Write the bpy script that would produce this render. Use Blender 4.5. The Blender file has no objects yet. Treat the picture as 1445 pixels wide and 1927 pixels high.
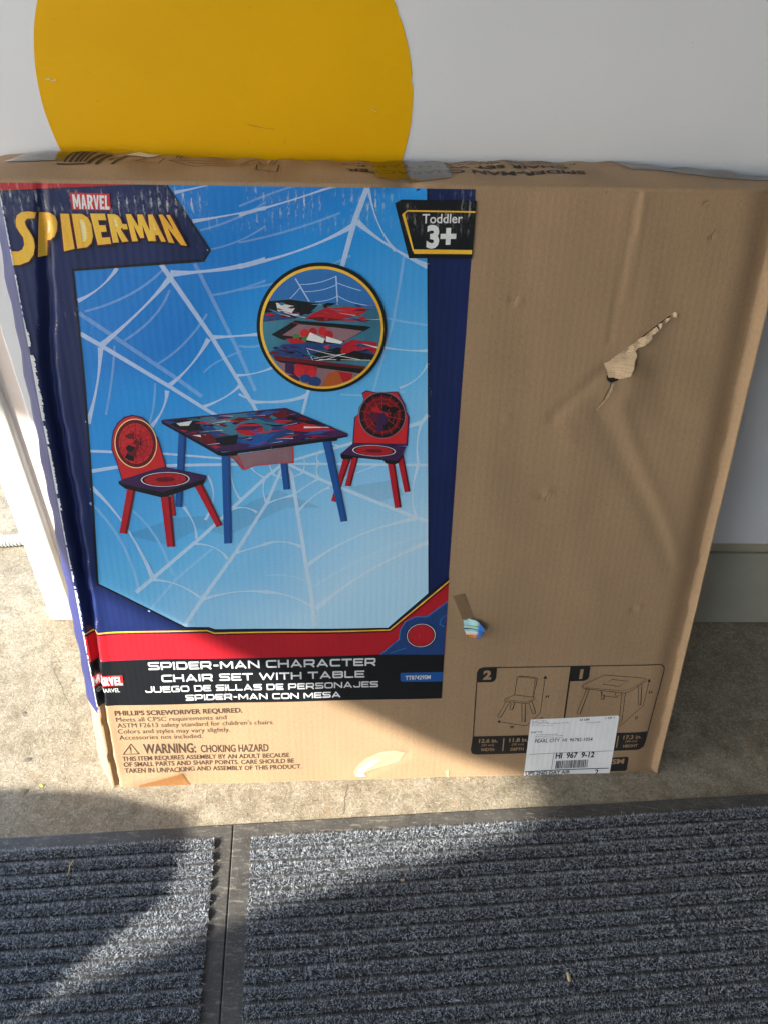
import bpy, bmesh, math, random
import numpy as np
from mathutils import Vector, Matrix
from mathutils.geometry import tessellate_polygon

R = math.radians
SC = bpy.context.scene
COL = SC.collection
rng = np.random.default_rng(7)
random.seed(7)

# ------------------------------------------------------------------ camera
PITCH, ROLL, FOC = R(41.26), R(2.35), 1493.456          # focal length in pixels of a 1445 px wide picture
cam_d = bpy.data.cameras.new('camera'); cam = bpy.data.objects.new('camera', cam_d); COL.objects.link(cam)
SC.camera = cam
fw = Vector((0, math.cos(PITCH), -math.sin(PITCH))); up0 = Vector((0, math.sin(PITCH), math.cos(PITCH))); rt0 = Vector((1, 0, 0))
rt = rt0*math.cos(ROLL) + up0*math.sin(ROLL); upv = -rt0*math.sin(ROLL) + up0*math.cos(ROLL)
cam.matrix_world = Matrix(((rt.x, upv.x, -fw.x, 0), (rt.y, upv.y, -fw.y, 0), (rt.z, upv.z, -fw.z, 1.0), (0, 0, 0, 1)))
cam_d.sensor_fit = 'HORIZONTAL'; cam_d.sensor_width = 36; cam_d.lens = FOC/1445*36
cam_d.clip_start = .02; cam_d.clip_end = 400
SC.render.resolution_x = 767; SC.render.resolution_y = 1024

# ------------------------------------------------------------------ world and sun
SUN = Vector((.765, .441, -.469)).normalized()            # direction the light travels
w = bpy.data.worlds.new("World"); SC.world = w; w.use_nodes = True
nt = w.node_tree; bg = nt.nodes['Background']
sky = nt.nodes.new('ShaderNodeTexSky'); sky.sky_type = 'NISHITA'; sky.sun_disc = False
sky.sun_elevation = R(28); sky.sun_rotation = R(240)
nt.links.new(sky.outputs[0], bg.inputs[0]); bg.inputs[1].default_value = .15
sl = bpy.data.lights.new('sun', 'SUN'); sl.energy = 3.05; sl.angle = R(.45); sl.color = (1, .94, .84)
so = bpy.data.objects.new('sun', sl); COL.objects.link(so); so.location = (-4, -3, 4)
so.rotation_euler = SUN.to_track_quat('-Z', 'Y').to_euler()
SC.view_settings.view_transform = 'Standard'; SC.view_settings.look = 'None'
SC.view_settings.gamma = 1; SC.view_settings.exposure = 2.6

# ------------------------------------------------------------------ helpers
def tag(o, label=None, cat=None, group=None, kind=None):
    if label: o['label'] = label
    if cat: o['category'] = cat
    if group: o['group'] = group
    if kind: o['kind'] = kind
    return o
def empty(name, loc=(0, 0, 0)):
    o = bpy.data.objects.new(name, None); COL.objects.link(o); o.location = loc; o.empty_display_size = .05; return o
def link(name, me, mats, parent=None):
    o = bpy.data.objects.new(name, me); COL.objects.link(o)
    for m in (mats if isinstance(mats, (list, tuple)) else [mats]): me.materials.append(m)
    if parent is not None:
        o.parent = parent
        o.matrix_parent_inverse = PINV.get(parent.name, Matrix.Identity(4))
    return o
PINV = {}
def root(name, loc):
    o = empty(name, loc); PINV[o.name] = Matrix.Translation(Vector(loc)).inverted(); return o

def srgb(r, g, b):
    f = lambda c: (c/255/12.92 if c/255 <= .04045 else ((c/255+.055)/1.055)**2.4)
    return (f(r), f(g), f(b), 1)

class NT:
    """small shader node writer"""
    def __init__(s, name, rough=.6, spec=.5):
        s.m = bpy.data.materials.new(name); s.m.use_nodes = True; s.t = s.m.node_tree
        s.p = s.t.nodes['Principled BSDF']; s.p.inputs['Roughness'].default_value = rough
        s.p.inputs['Specular IOR Level'].default_value = spec
        s.tc = s.t.nodes.new('ShaderNodeTexCoord')
    def n(s, typ, **kw):
        nd = s.t.nodes.new(typ)
        for k, v in kw.items(): setattr(nd, k, v)
        return nd
    def set(s, sock, v):
        if hasattr(v, 'is_linked') or isinstance(v, bpy.types.NodeSocket): s.t.links.new(v, sock)
        else: sock.default_value = v
    def co(s, scale=(1, 1, 1), src='Object', rot=(0, 0, 0), loc=(0, 0, 0)):
        mp = s.n('ShaderNodeMapping'); s.t.links.new(s.tc.outputs[src], mp.inputs[0])
        mp.inputs['Scale'].default_value = scale; mp.inputs['Rotation'].default_value = rot; mp.inputs['Location'].default_value = loc
        return mp.outputs[0]
    def noise(s, co, scale, detail=4, rough=.55, dist=0):
        nd = s.n('ShaderNodeTexNoise'); s.t.links.new(co, nd.inputs['Vector'])
        nd.inputs['Scale'].default_value = scale; nd.inputs['Detail'].default_value = detail
        nd.inputs['Roughness'].default_value = rough; nd.inputs['Distortion'].default_value = dist
        return nd.outputs['Fac']
    def ramp(s, fac, stops, interp='LINEAR'):
        nd = s.n('ShaderNodeValToRGB'); s.t.links.new(fac, nd.inputs[0]); cr = nd.color_ramp; cr.interpolation = interp
        while len(cr.elements) < len(stops): cr.elements.new(.5)
        for e, (p, c) in zip(cr.elements, stops):
            e.position = p; e.color = c if isinstance(c, (tuple, list)) else (c, c, c, 1)
        return nd.outputs[0]
    def mix(s, fac, a, b, mode='MIX'):
        nd = s.n('ShaderNodeMix', data_type='RGBA', blend_type=mode)
        s.set(nd.inputs[0], fac); s.set(nd.inputs[6], a); s.set(nd.inputs[7], b); return nd.outputs[2]
    def math(s, op, a, b=0.0, c=None, clamp=False):
        nd = s.n('ShaderNodeMath', operation=op, use_clamp=clamp); s.set(nd.inputs[0], a); s.set(nd.inputs[1], b)
        if c is not None: s.set(nd.inputs[2], c)
        return nd.outputs[0]
    def sep(s, co):
        nd = s.n('ShaderNodeSeparateXYZ'); s.t.links.new(co, nd.inputs[0]); return nd.outputs
    def bump(s, h, strength=.3, dist=.001, prev=None):
        nd = s.n('ShaderNodeBump'); s.t.links.new(h, nd.inputs['Height']); nd.inputs['Strength'].default_value = strength
        nd.inputs['Distance'].default_value = dist
        if prev is not None: s.t.links.new(prev, nd.inputs['Normal'])
        return nd.outputs[0]
    def done(s, col=None, normal=None, rough=None):
        if col is not None: s.set(s.p.inputs['Base Color'], col)
        if normal is not None: s.t.links.new(normal, s.p.inputs['Normal'])
        if rough is not None: s.set(s.p.inputs['Roughness'], rough)
        return s.m

# ------------------------------------------------------------------ materials
def flutes(k, co):
    """vertical corrugation showing faintly through the liner"""
    x = k.sep(co)
    s = k.math('SINE', k.math('ADD', k.math('MULTIPLY', x[0], 2*math.pi/.0075), k.math('MULTIPLY', k.noise(co, 9, 2), 3.0)))
    return k.math('MULTIPLY', s, k.noise(k.co((14, 3, 1), 'UV'), 1.0, 2))

def m_kraft(name, base, fl=1.0):
    k = NT(name, .72, .25); uv = k.co((1, 1, 1), 'UV')
    n1 = k.noise(k.co((9, 5, 1), 'UV'), 1, 5, .6); n2 = k.noise(k.co((520, 190, 1), 'UV'), 1, 4, .75)
    n3 = k.noise(k.co((900, 620, 1), 'UV'), 1, 2)
    b = Vector(base[:3])
    c = k.ramp(n1, [(.3, tuple(b*.88)+(1,)), (.7, tuple(b*1.1)+(1,))])
    c = k.mix(k.ramp(n2, [(.36, .55), (.60, 0)]), c, tuple(b*.70)+(1,))
    c = k.mix(k.ramp(n3, [(.60, 0), (.70, .6)]), c, tuple(b*1.32)+(1,))
    c = k.mix(k.ramp(n3, [(.24, .55), (.32, 0)]), c, tuple(b*.5)+(1,))
    st = k.ramp(k.noise(k.co((120, 2.5, 1), 'UV'), 1, 3), [(.4, 0), (.75, .35)])
    c = k.mix(st, c, tuple(b*.8)+(1,))
    nb_ = k.bump(flutes(k, uv), .045*fl, .0012)
    nb_ = k.bump(n2, .12, .0006, nb_)
    return k.done(c, nb_)
KRAFT = (.368, .247, .145, 1)
M = {}
M['kraft'] = m_kraft('kraft_board', KRAFT)
M['kraft_top'] = m_kraft('kraft_board_top', KRAFT, .4)
M['kraft_light'] = m_kraft('kraft_inner_paper', (.53, .39, .25, 1), .2)

def m_print(name, col, rough=.36, col2=None, grad=False, scuff=1.0, streak=0.0):
    k = NT(name, rough+.06, .28); uv = k.co((1, 1, 1), 'UV'); x = k.sep(uv)
    c = col
    if grad:                                             # printed blue backdrop: deep at the top, pale towards the lower right
        f = k.math('MULTIPLY_ADD', x[1], -1.9, k.math('MULTIPLY_ADD', x[0], 1.45, .98))
        f = k.math('ADD', f, k.math('MULTIPLY', k.math('SUBTRACT', k.noise(k.co((5, 5, 1), 'UV'), 1, 2), .5), .35))
        c = k.ramp(f, [(p_, c_) for p_, c_ in zip((0, .1, .45, .82), col)])
    elif col2:
        c = k.ramp(k.noise(k.co((22, 9, 1), 'UV', (0, 0, .7)), 1, 3), [(.35, col), (.68, col2)])
    c = k.mix(k.ramp(k.noise(k.co((700, 700, 1), 'UV'), 1, 2), [(.35, .12), (.6, 0)]), c, (.01, .01, .015, 1))
    if scuff:
        # rubbed white dashes along the flutes close to the top fold, and a few lower down
        band = k.math('MULTIPLY', k.ramp(x[1], [(.716, 0), (.738, 1)]), k.ramp(x[1], [(.751, 1), (.7605, .1)]))
        s = k.math('SINE', k.math('MULTIPLY', x[0], 2*math.pi/.0075))
        s = k.math('MULTIPLY', k.ramp(s, [(.35, .12), (.95, 1)]), k.ramp(k.noise(k.co((420, 130, 1), 'UV'), 1, 3, .7), [(.47, 0), (.60, 1)]))
        big = k.ramp(k.noise(k.co((26, 30, 1), 'UV'), 1, 2), [(.42, 0), (.6, 1)])
        a = k.math('MULTIPLY', k.math('MULTIPLY', s, band), big)
        s2 = k.math('MULTIPLY', k.ramp(k.noise(k.co((500, 60, 1), 'UV'), 1, 3, .8), [(.63, 0), (.72, 1)]),
                    k.ramp(k.noise(k.co((14, 9, 1), 'UV'), 1, 2), [(.6, 0), (.72, .55)]))
        a = k.math('MULTIPLY', k.math('MAXIMUM', a, s2), .85*scuff)
        c = k.mix(a, c, (.62, .63, .64, 1))
    n = k.bump(flutes(k, uv), .06, .0012)
    n = k.bump(k.noise(k.co((60, 25, 1), 'UV'), 1, 3), .12, .002, n)
    return k.done(c, n)
M['navy'] = m_print('navy_print', (.006, .015, .075, 1), .4, (.010, .021, .105, 1))
M['navy_side'] = m_print('navy_side_print', (.010, .016, .08, 1), .4, (.022, .026, .13, 1), scuff=1.3)
SKYC = [(.012, .20, .62, 1), (.018, .27, .73, 1), (.12, .47, .84, 1), (.44, .71, .92, 1)]
M['sky'] = m_print('sky_print', SKYC, .36, grad=True)
lt = lambda c, f: tuple(c[i]*(1-f)+(.72, .80, .90)[i]*f for i in range(3))+(1,)
M['web'] = m_print('web_print', [lt(c, .54) for c in SKYC], .36, grad=True)
M['web_faint'] = m_print('faint_web_print', [lt(c, .19) for c in SKYC], .36, grad=True)
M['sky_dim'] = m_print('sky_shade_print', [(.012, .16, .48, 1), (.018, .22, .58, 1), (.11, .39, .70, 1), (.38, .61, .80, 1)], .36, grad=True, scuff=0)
M['black'] = m_print('black_print', (.0065, .008, .010, 1), .42)
M['red'] = m_print('red_print', (.44, .014, .024, 1), .38, (.40, .012, .022, 1))
M['dark_red'] = m_print('dark_red_print', (.13, .008, .014, 1), .4, scuff=.5)
M['bright_red'] = m_print('bright_red_print', (.55, .02, .025, 1), .38, scuff=.5)
M['yellow'] = m_print('yellow_print', (.80, .42, .03, 1), .38, (.86, .56, .06, 1), scuff=.4)
M['cream'] = m_print('cream_print', (.85, .72, .35, 1), .4, scuff=.3)
M['white'] = m_print('white_print', (.72, .73, .74, 1), .45, scuff=.2)
M['title'] = m_print('title_print', (.66, .68, .70, 1), .45, scuff=.2)
M['blue'] = m_print('blue_print', (.012, .09, .33, 1), .38, scuff=.4)
M['blue_lit'] = m_print('pale_blue_print', (.03, .16, .45, 1), .38, scuff=.3)
M['badge_blue'] = m_print('badge_blue_print', (.014, .045, .16, 1), .38, (.018, .065, .22, 1), scuff=.4)
M['teal'] = m_print('teal_print', (.03, .12, .20, 1), .38, (.05, .22, .32, 1), scuff=.2)
M['purple'] = m_print('purple_print', (.035, .014, .07, 1), .38, (.07, .02, .09, 1), scuff=.3)
M['pink_mesh'] = m_print('mesh_print', (.22, .13, .16, 1), .5, (.28, .16, .18, 1), scuff=0)
M['orange'] = m_print('orange_print', (.40, .09, .02, 1), .4, scuff=0)
M['green'] = m_print('green_print', (.03, .2, .05, 1), .4, scuff=0)
M['ink'] = m_print('brown_ink', (.065, .040, .030, 1), .6, scuff=0)
M['ink_black'] = m_print('black_ink', (.016, .015, .015, 1), .55, (.022, .02, .02, 1), scuff=0)
M['ink_grey'] = m_print('grey_ink', (.10, .085, .075, 1), .55, scuff=0)

def m_label():
    k = NT('label_paper', .5, .4); uv = k.co((1, 1, 1), 'UV')
    c = k.ramp(k.noise(k.co((30, 30, 1), 'UV'), 1, 4), [(.3, (.80, .82, .83, 1)), (.7, (.88, .89, .90, 1))])
    n = k.bump(flutes(k, uv), .07, .0012)
    return k.done(c, n)
M['label'] = m_label()
def m_tape(name, col, rough=.18):
    k = NT(name, rough, .55)
    n = k.bump(k.noise(k.co((160, 60, 1), 'UV'), 1, 3), .25, .0012)
    k.p.inputs['Alpha'].default_value = .55
    return k.done(col, n)
M['brown_tape'] = m_tape('brown_tape', (.33, .15, .05, 1), .3); M['brown_tape'].node_tree.nodes['Principled BSDF'].inputs['Alpha'].default_value = .8
M['clear_tape'] = m_tape('clear_tape', (.42, .34, .27, 1), .07); M['clear_tape'].node_tree.nodes['Principled BSDF'].inputs['Alpha'].default_value = .3
M['clear_tape'].node_tree.nodes['Principled BSDF'].inputs['Specular IOR Level'].default_value = 1.0
def m_clear():
    k = NT('clear_film', .08)
    lw = k.n('ShaderNodeLayerWeight'); lw.inputs[0].default_value = .62
    tr = k.n('ShaderNodeBsdfTransparent'); gl = k.n('ShaderNodeBsdfGlossy'); gl.inputs['Roughness'].default_value = .10
    k.t.links.new(k.bump(k.noise(k.co((120, 60, 1), 'UV'), 1, 3), .12, .0010), gl.inputs['Normal'])
    ms = k.n('ShaderNodeMixShader'); k.t.links.new(lw.outputs['Fresnel'], ms.inputs[0]); k.t.links.new(tr.outputs[0], ms.inputs[1]); k.t.links.new(gl.outputs[0], ms.inputs[2])
    k.t.links.new(ms.outputs[0], k.t.nodes['Material Output'].inputs[0]); return k.m
M['clear_tape'] = m_clear()
M['dull_tape'] = m_tape('dull_tape', (.24, .15, .085, 1), .3)

def m_plain(name, col, rough=.5, nscale=40, amt=.12, bump=.1, bscale=None, bdist=.001, spec=.5):
    k = NT(name, rough, spec); co = k.co(); b = Vector(col[:3])
    c = k.ramp(k.noise(co, nscale, 4), [(.3, tuple(b*(1-amt))+(1,)), (.7, tuple(b*(1+amt))+(1,))])
    return k.done(c, k.bump(k.noise(co, bscale or nscale*4, 4), bump, bdist))
def m_wall():
    k = NT('painted_wall', .42, .45); co = k.co()
    c = k.ramp(k.noise(co, 3.5, 5), [(.3, (.635, .655, .695, 1)), (.7, (.675, .692, .73, 1))])
    c = k.mix(k.ramp(k.noise(k.co((30, 30, 130)), 1, 4, .7), [(.66, 0), (.8, .25)]), c, (.36, .36, .36, 1))
    g = k.ramp(k.noise(k.co((500, 500, 500)), 1, 2), [(.73, 0), (.78, .5)])
    c = k.mix(g, c, (.28, .27, .26, 1))
    n = k.bump(k.noise(co, 260, 3), .06, .001); n = k.bump(k.noise(co, 14, 2), .12, .006, n)
    return k.done(c, n)
M['wall'] = m_wall()
def m_yellow():
    k = NT('yellow_paint', .5, .15); co = k.co()
    c = k.ramp(k.noise(co, 5, 4), [(.3, (.67, .365, .0010, 1)), (.7, (.72, .395, .0015, 1))])
    c = k.mix(k.ramp(k.noise(k.co((420, 420, 420)), 1, 2), [(.72, 0), (.77, .6)]), c, (.4, .2, .01, 1))
    n = k.bump(k.noise(co, 260, 3), .07, .001); n = k.bump(k.noise(co, 14, 2), .12, .006, n)
    return k.done(c, n)
M['yellow_paint'] = m_yellow()
M['trim'] = m_plain('wall_trim', (.74, .73, .68, 1), .45, 9, .05, .06)
M['trim_red_bounce'] = m_plain('wall_return', (.66, .58, .53, 1), .5, 12, .06, .06)  # pink tint stands in for red light reflected off the box
M['kick'] = m_plain('kick_board', (.33, .32, .275, 1), .6, 7, .12, .12)
M['ledge'] = m_plain('ledge_strip', (.37, .345, .26, 1), .6, 7, .1, .12)
M['panel_low'] = m_plain('panel_paint', (.62, .63, .60, 1), .5, 6, .08, .08)
M['dark'] = m_plain('gap_shade', (.012, .011, .01, 1), .9)  # near-black stands in for shade in the panel gap and the tear
def m_floor():
    k = NT('worn_concrete', .85, .25); co = k.co()
    big = k.noise(co, 4.5, 6, .6); mid = k.noise(co, 34, 6, .65, .6); fine = k.noise(co, 230, 4, .7, 1.2)
    c = k.ramp(big, [(.3, (.205, .172, .118, 1)), (.52, (.27, .235, .172, 1)), (.75, (.325, .285, .222, 1))])
    c = k.mix(k.ramp(mid, [(.33, .75), (.52, 0)]), c, (.135, .11, .072, 1))
    c = k.mix(k.ramp(mid, [(.55, 0), (.75, .6)]), c, (.40, .36, .29, 1))
    c = k.mix(k.ramp(fine, [(.36, .65), (.5, 0)]), c, (.11, .088, .058, 1))
    c = k.mix(k.ramp(fine, [(.56, 0), (.72, .7)]), c, (.50, .46, .385, 1))
    r = k.ramp(k.noise(co, 18, 3, .6, 2), [(.60, 0), (.72, .35)])
    c = k.mix(r, c, (.25, .16, .085, 1))
    d = k.ramp(k.noise(co, 62, 3, .6), [(.70, 0), (.78, .7)])
    c = k.mix(d, c, (.07, .055, .04, 1))
    fib = k.noise(k.co((190, 380, 190), rot=(0, 0, -.1)), 1, 4, .75, 2.2)
    c = k.mix(k.ramp(fib, [(.56, 0), (.68, .75)]), c, (.55, .50, .40, 1)); c = k.mix(k.ramp(fib, [(.28, .5), (.37, 0)]), c, (.09, .07, .045, 1))
    n = k.bump(mid, .5, .004); n = k.bump(fine, .7, .0018, n); n = k.bump(fib, .5, .0014, n)
    return k.done(c, n)
M['floor'] = m_floor()
def m_rubber():
    k = NT('mat_rubber', .48, .5); co = k.co()
    c = k.ramp(k.noise(co, 30, 5), [(.3, (.038, .037, .035, 1)), (.7, (.075, .071, .064, 1))])
    c = k.mix(k.ramp(k.noise(k.co((60, 260, 60), rot=(0, 0, .5)), 1, 4, .75), [(.55, 0), (.70, .7)]), c, (.26, .23, .18, 1))
    c = k.mix(k.ramp(k.noise(co, 420, 3, .7), [(.58, 0), (.68, .6)]), c, (.22, .20, .165, 1))
    c = k.mix(k.ramp(k.noise(k.co((900, 14, 14), rot=(0, 0, 1.2)), 1, 2), [(.70, 0), (.74, .5)]), c, (.2, .19, .17, 1))
    n = k.bump(k.noise(co, 300, 3), .25, .0008)
    return k.done(c, n, k.ramp(k.noise(co, 22, 3), [(.3, .38), (.7, .62)]))
M['rubber'] = m_rubber()
def m_fibre():
    k = NT('carpet_fibre', .75, .25)
    a = k.n('ShaderNodeAttribute', attribute_name='tint'); a.attribute_type = 'GEOMETRY'
    k.done(a.outputs['Color'])
    tr = k.n('ShaderNodeBsdfTranslucent'); k.t.links.new(a.outputs['Color'], tr.inputs[0])
    ms = k.n('ShaderNodeMixShader'); ms.inputs[0].default_value = .22
    k.t.links.new(k.p.outputs[0], ms.inputs[1]); k.t.links.new(tr.outputs[0], ms.inputs[2])
    k.t.links.new(ms.outputs[0], k.t.nodes['Material Output'].inputs[0]); return k.m
M['fibre'] = m_fibre()
M['rib_core'] = m_plain('carpet_base', (.020, .022, .027, 1), .9, 300, .5, .4)
M['hose'] = m_plain('hose_plastic', (.62, .62, .60, 1), .4, 40, .1, .05)
M['leaf'] = m_plain('dry_scrap', (.55, .42, .20, 1), .7, 200, .25, .2)
M['yellow_scrap'] = m_plain('yellow_scrap', (.7, .5, .03, 1), .6, 200, .2, .2)
M['gum'] = m_plain('old_gum', (.10, .085, .07, 1), .8, 200, .3, .3)
M['plaster'] = m_plain('blocker_wall_render', (.385, .392, .40, 1), .85, 6, .1, .2)  # for the added, unseen walls; tone set for the light they bounce
M['bin'] = m_plain('blocker_render', (.45, .42, .38, 1), .8, 10, .1, .2)  # for the unseen blocker that shades the left mat

# ------------------------------------------------------------------ floor
def floor_mesh():
    bm = bmesh.new()
    S = 60
    bmesh.ops.create_grid(bm, x_segments=4, y_segments=4, size=S)
    me = bpy.data.meshes.new('floor'); bm.to_mesh(me); bm.free(); return me
fl = link('ground', floor_mesh(), M['floor']); tag(fl, kind='structure')
M['bounce_ground'] = m_plain('grey_bounce_ground', (.30, .32, .35, 1), .85, 3, .12, .2)
def sheet_quad(name, x0, x1, y0, y1, z, m):
    me = bpy.data.meshes.new(name); me.from_pydata([(x0, y0, z), (x1, y0, z), (x1, y1, z), (x0, y1, z)], [], [(0, 1, 2, 3)]); return link(name, me, m)
tag(sheet_quad('bounce_ground', -40, -3.22, -40, 40, .004, M['bounce_ground']), kind='structure')  # unseen ground sheet, added to bounce neutral light inwards

# ------------------------------------------------------------------ generic solids
def box_bm(bm, x0, x1, y0, y1, z0, z1, M4=None, bev=0, mi=0):
    r = bmesh.ops.create_cube(bm, size=1); vs = r['verts']
    bmesh.ops.scale(bm, vec=(x1-x0, y1-y0, z1-z0), verts=vs)
    bmesh.ops.translate(bm, vec=((x0+x1)/2, (y0+y1)/2, (z0+z1)/2), verts=vs)
    fs = list({f for v in vs for f in v.link_faces})
    for f in fs: f.material_index = mi
    if bev:
        es = list({e for v in vs for e in v.link_edges})
        q = bmesh.ops.bevel(bm, geom=es, offset=bev, segments=2, affect='EDGES', profile=.5)
        vs = list({v for f in q['faces'] for v in f.verts} | {v for v in vs if v.is_valid})
    if M4 is not None: bmesh.ops.transform(bm, matrix=M4, verts=[v for v in vs if v.is_valid])
    return vs
def done_bm(bm, name, mats, parent=None, smooth=False):
    me = bpy.data.meshes.new(name); bm.normal_update(); bm.to_mesh(me); bm.free()
    if smooth:
        for p in me.polygons: p.use_smooth = True
    return link(name, me, mats, parent)

# ------------------------------------------------------------------ back wall (frame: X along the wall, Y into the wall, Z up)
WAZ, WY = .0466, .8637
WM = Matrix.Translation((0, WY, 0)) @ Matrix.Rotation(WAZ, 4, 'Z')
wall = root('wall_panel', WM @ Vector((0, 0, 0)))
tag(wall, 'white painted wall with a large yellow disc, standing behind the cardboard box', 'wall')
bm = bmesh.new(); box_bm(bm, -.466, 1.9, 0, .04, .185, 2.6, WM, .0015)
done_bm(bm, 'board', M['wall'], wall)
bm = bmesh.new(); box_bm(bm, -.489, -.4662, .004, .04, .0, 2.6, WM)
done_bm(bm, 'edge_return', M['trim_red_bounce'], wall)
bm = bmesh.new(); box_bm(bm, -.534, -.4892, -.002, .046, .0, 2.6, WM, .006)
done_bm(bm, 'end_trim', M['trim'], wall, True)
bm = bmesh.new(); box_bm(bm, -.466, 1.9, .006, .038, .1625, .183, WM, .001)
done_bm(bm, 'ledge_strip', M['ledge'], wall)
bm = bmesh.new(); box_bm(bm, -.466, 1.9, .0015, .036, .002, .162, WM, .0015)
done_bm(bm, 'kick_board', M['kick'], wall)
bm = bmesh.new(); box_bm(bm, -.46, 1.88, .014, .03, .15, .2, WM)
done_bm(bm, 'gap_shade_board', M['dark'], wall)  # near-black board paints the shadow gap below the panel
# painted disc
bm = bmesh.new(); CX, CZ, CR = -.1714, .785, .1831
NSEG = 220; pts = []
for i in range(NSEG):
    a = 2*math.pi*i/NSEG
    r = CR + .00015*math.sin(9*a+1)*math.sin(23*a) - (.0016 if i in (4, 203) else 0) - (.0009 if i in (15, 121, 129, 138) else 0)
    pts.append((CX+r*math.cos(a), CZ+r*math.sin(a)))
ring0 = [bm.verts.new(WM @ Vector((x, -.0004, z))) for x, z in pts]
bm.faces.new(ring0[::-1])
done_bm(bm, 'yellow_disc', M['yellow_paint'], wall)

def wall_mark(pts, wd, m, y=-.0012):
    bm = bmesh.new(); L = [WM @ Vector((x, y, z+wd*(.5+.5*math.sin(i*2.1)))) for i, (x, z) in enumerate(pts)]; Q = [WM @ Vector((x, y, z-wd*.3)) for x, z in pts]
    A = [bm.verts.new(p) for p in L]; B = [bm.verts.new(p) for p in Q]
    for i in range(len(A)-1): bm.faces.new((A[i], B[i], B[i+1], A[i+1]))
    done_bm(bm, 'scuff', m, wall)
M['chip'] = m_plain('chipped_paint', (.60, .58, .50, 1), .7); M['smear'] = m_plain('dark_smear', (.12, .085, .02, 1), .7)
def wp(px, py):                                        # a surveyed point of the wall
    d = fw*FOC+rt*(px-722.5)+upv*(963.5-py); n = Vector((-math.sin(WAZ), math.cos(WAZ), 0)); t = (Vector((0, WY, -1))).dot(n)/d.dot(n)
    p = Vector((0, -WY, 1))+d*t; return (p.x*math.cos(WAZ)+p.y*math.sin(WAZ), p.z)
for pts, wd, m in (([(86, 149), (92, 147), (98, 150), (106, 149)], .0011, 'chip'), ([(466, 233), (480, 236), (500, 240), (517, 242)], .0004, 'smear'), ([(459, 156), (461, 160), (461, 165)], .0004, 'smear'), ([(534, 270), (538, 262)], .0004, 'smear'), ([(700, 205), (708, 209)], .0005, 'chip'), ([(955, 52), (957, 47)], .0005, 'smear')):
    wall_mark([wp(*p) for p in pts], wd, M[m])
# ------------------------------------------------------------------ the box: frame of the printed face
BW, BH, LEAN, AZ = .7522, .7631, R(14.08), .0761
O = np.array([-.35204, .55275, 0.]); U = np.array([math.cos(AZ), math.sin(AZ), 0]); BK = np.array([-U[1], U[0], 0])
V = np.array([0, 0, 1])*math.cos(LEAN)+BK*math.sin(LEAN); NB = BK*math.cos(LEAN)-np.array([0, 0, 1])*math.sin(LEAN)
# survey: photograph pixel -> metres on the printed face (plane homography of the measured corners)
_src = [(211, 1481), (1234, 1452), (1494, 355), (-5, 335)]; _dst = [(0, 0), (BW, 0), (BW, BH), (0, BH)]
_A = []; _b = []
for (x, y), (a, b) in zip(_src, _dst):
    _A += [[x, y, 1, 0, 0, 0, -a*x, -a*y], [0, 0, 0, x, y, 1, -b*x, -b*y]]; _b += [a, b]
_h = np.append(np.linalg.solve(np.array(_A, float), np.array(_b, float)), 1).reshape(3, 3)
def F(p):
    q = _h @ np.array([p[0], p[1], 1.]); return (q[0]/q[2], q[1]/q[2])
def Fs(pts): return [F(p) for p in pts]
def zz(ox, oy, sc):                                    # pixel in an enlarged crop -> photograph pixel
    return lambda pts: [(ox+x*sc, oy+y*sc) for x, y in pts]
Z1 = zz(0, 260, .346); Z2 = zz(450, 260, .346); Z3 = zz(945, 260, .346); Z4 = zz(0, 720, .346); Z5 = zz(450, 720, .346)
ZA = zz(100, 1030, .2768); ZB = zz(450, 1030, .3114); ZC = zz(850, 1220, .29066); ZF = zz(190, 740, .33218); ZI = zz(480, 490, .17301)

def sm(x): x = np.clip(x, 0, 1); return x*x*(3-2*x)
CRUSH = [([(1194, 345), (1186, 400), (1174, 480), (1158, 570), (1146, 640)], -.0006, .0030), ([(1214, 345), (1197, 460), (1176, 560)], .0005, .0045), ([(1204, 345), (1199, 400), (1190, 440)], -.0006, .0018),
         ([(1140, 690), (1118, 712), (1085, 742), (1040, 782)], -.0013, .0075), ([(1126, 775), (1160, 850), (1205, 930), (1243, 1005), (1262, 1060)], -.0014, .012),
         ([(1165, 760), (1196, 850), (1238, 945), (1262, 1010), (1270, 1050)], .0011, .0085), ([(1200, 380), (1215, 560), (1200, 700), (1180, 760)], .0015, .022),
         ([(905, 660), (930, 800), (915, 960)], .0012, .03), ([(1330, 600), (1310, 850), (1270, 1150)], .0012, .03), ([(985, 400), (975, 600), (1000, 700)], -.0008, .02), ([(1090, 860), (1075, 1000), (1110, 1120)], .0009, .022),
         ([(720, 341), (745, 347), (775, 345)], -.0045, .006), ([(250, 1470), (330, 1455)], .002, .012), ([(690, 1455), (760, 1420)], -.0012, .008),
         ([(1085, 742), (1060, 790), (1075, 830)], .0008, .012), ([(1225, 690), (1260, 780), (1300, 800)], -.0010, .014)]
DENT = [((965, 562), -.0016, .0042), ((975, 566), .0012, .0055), ((1339, 445), -.0012, .003), ((1345, 438), .0006, .004), ((1019, 931), -.0014, .0035), ((1010, 928), -.0008, .006), ((1031, 924), .0010, .005),
        ((1191, 1147), -.0012, .0045), ((1201, 1142), .0009, .005), ((1332, 379), -.0010, .0025), ((938, 845), -.0004, .004), ((953, 783), .0005, .005),
        ((1160, 700), -.0028, .010), ((1210, 645), -.0014, .009), ((1180, 735), .0012, .016)]
CRUSH = [([F(p) for p in P], a, s) for P, a, s in CRUSH]; DENT = [(F(p), a, s) for p, a, s in DENT]
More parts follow.
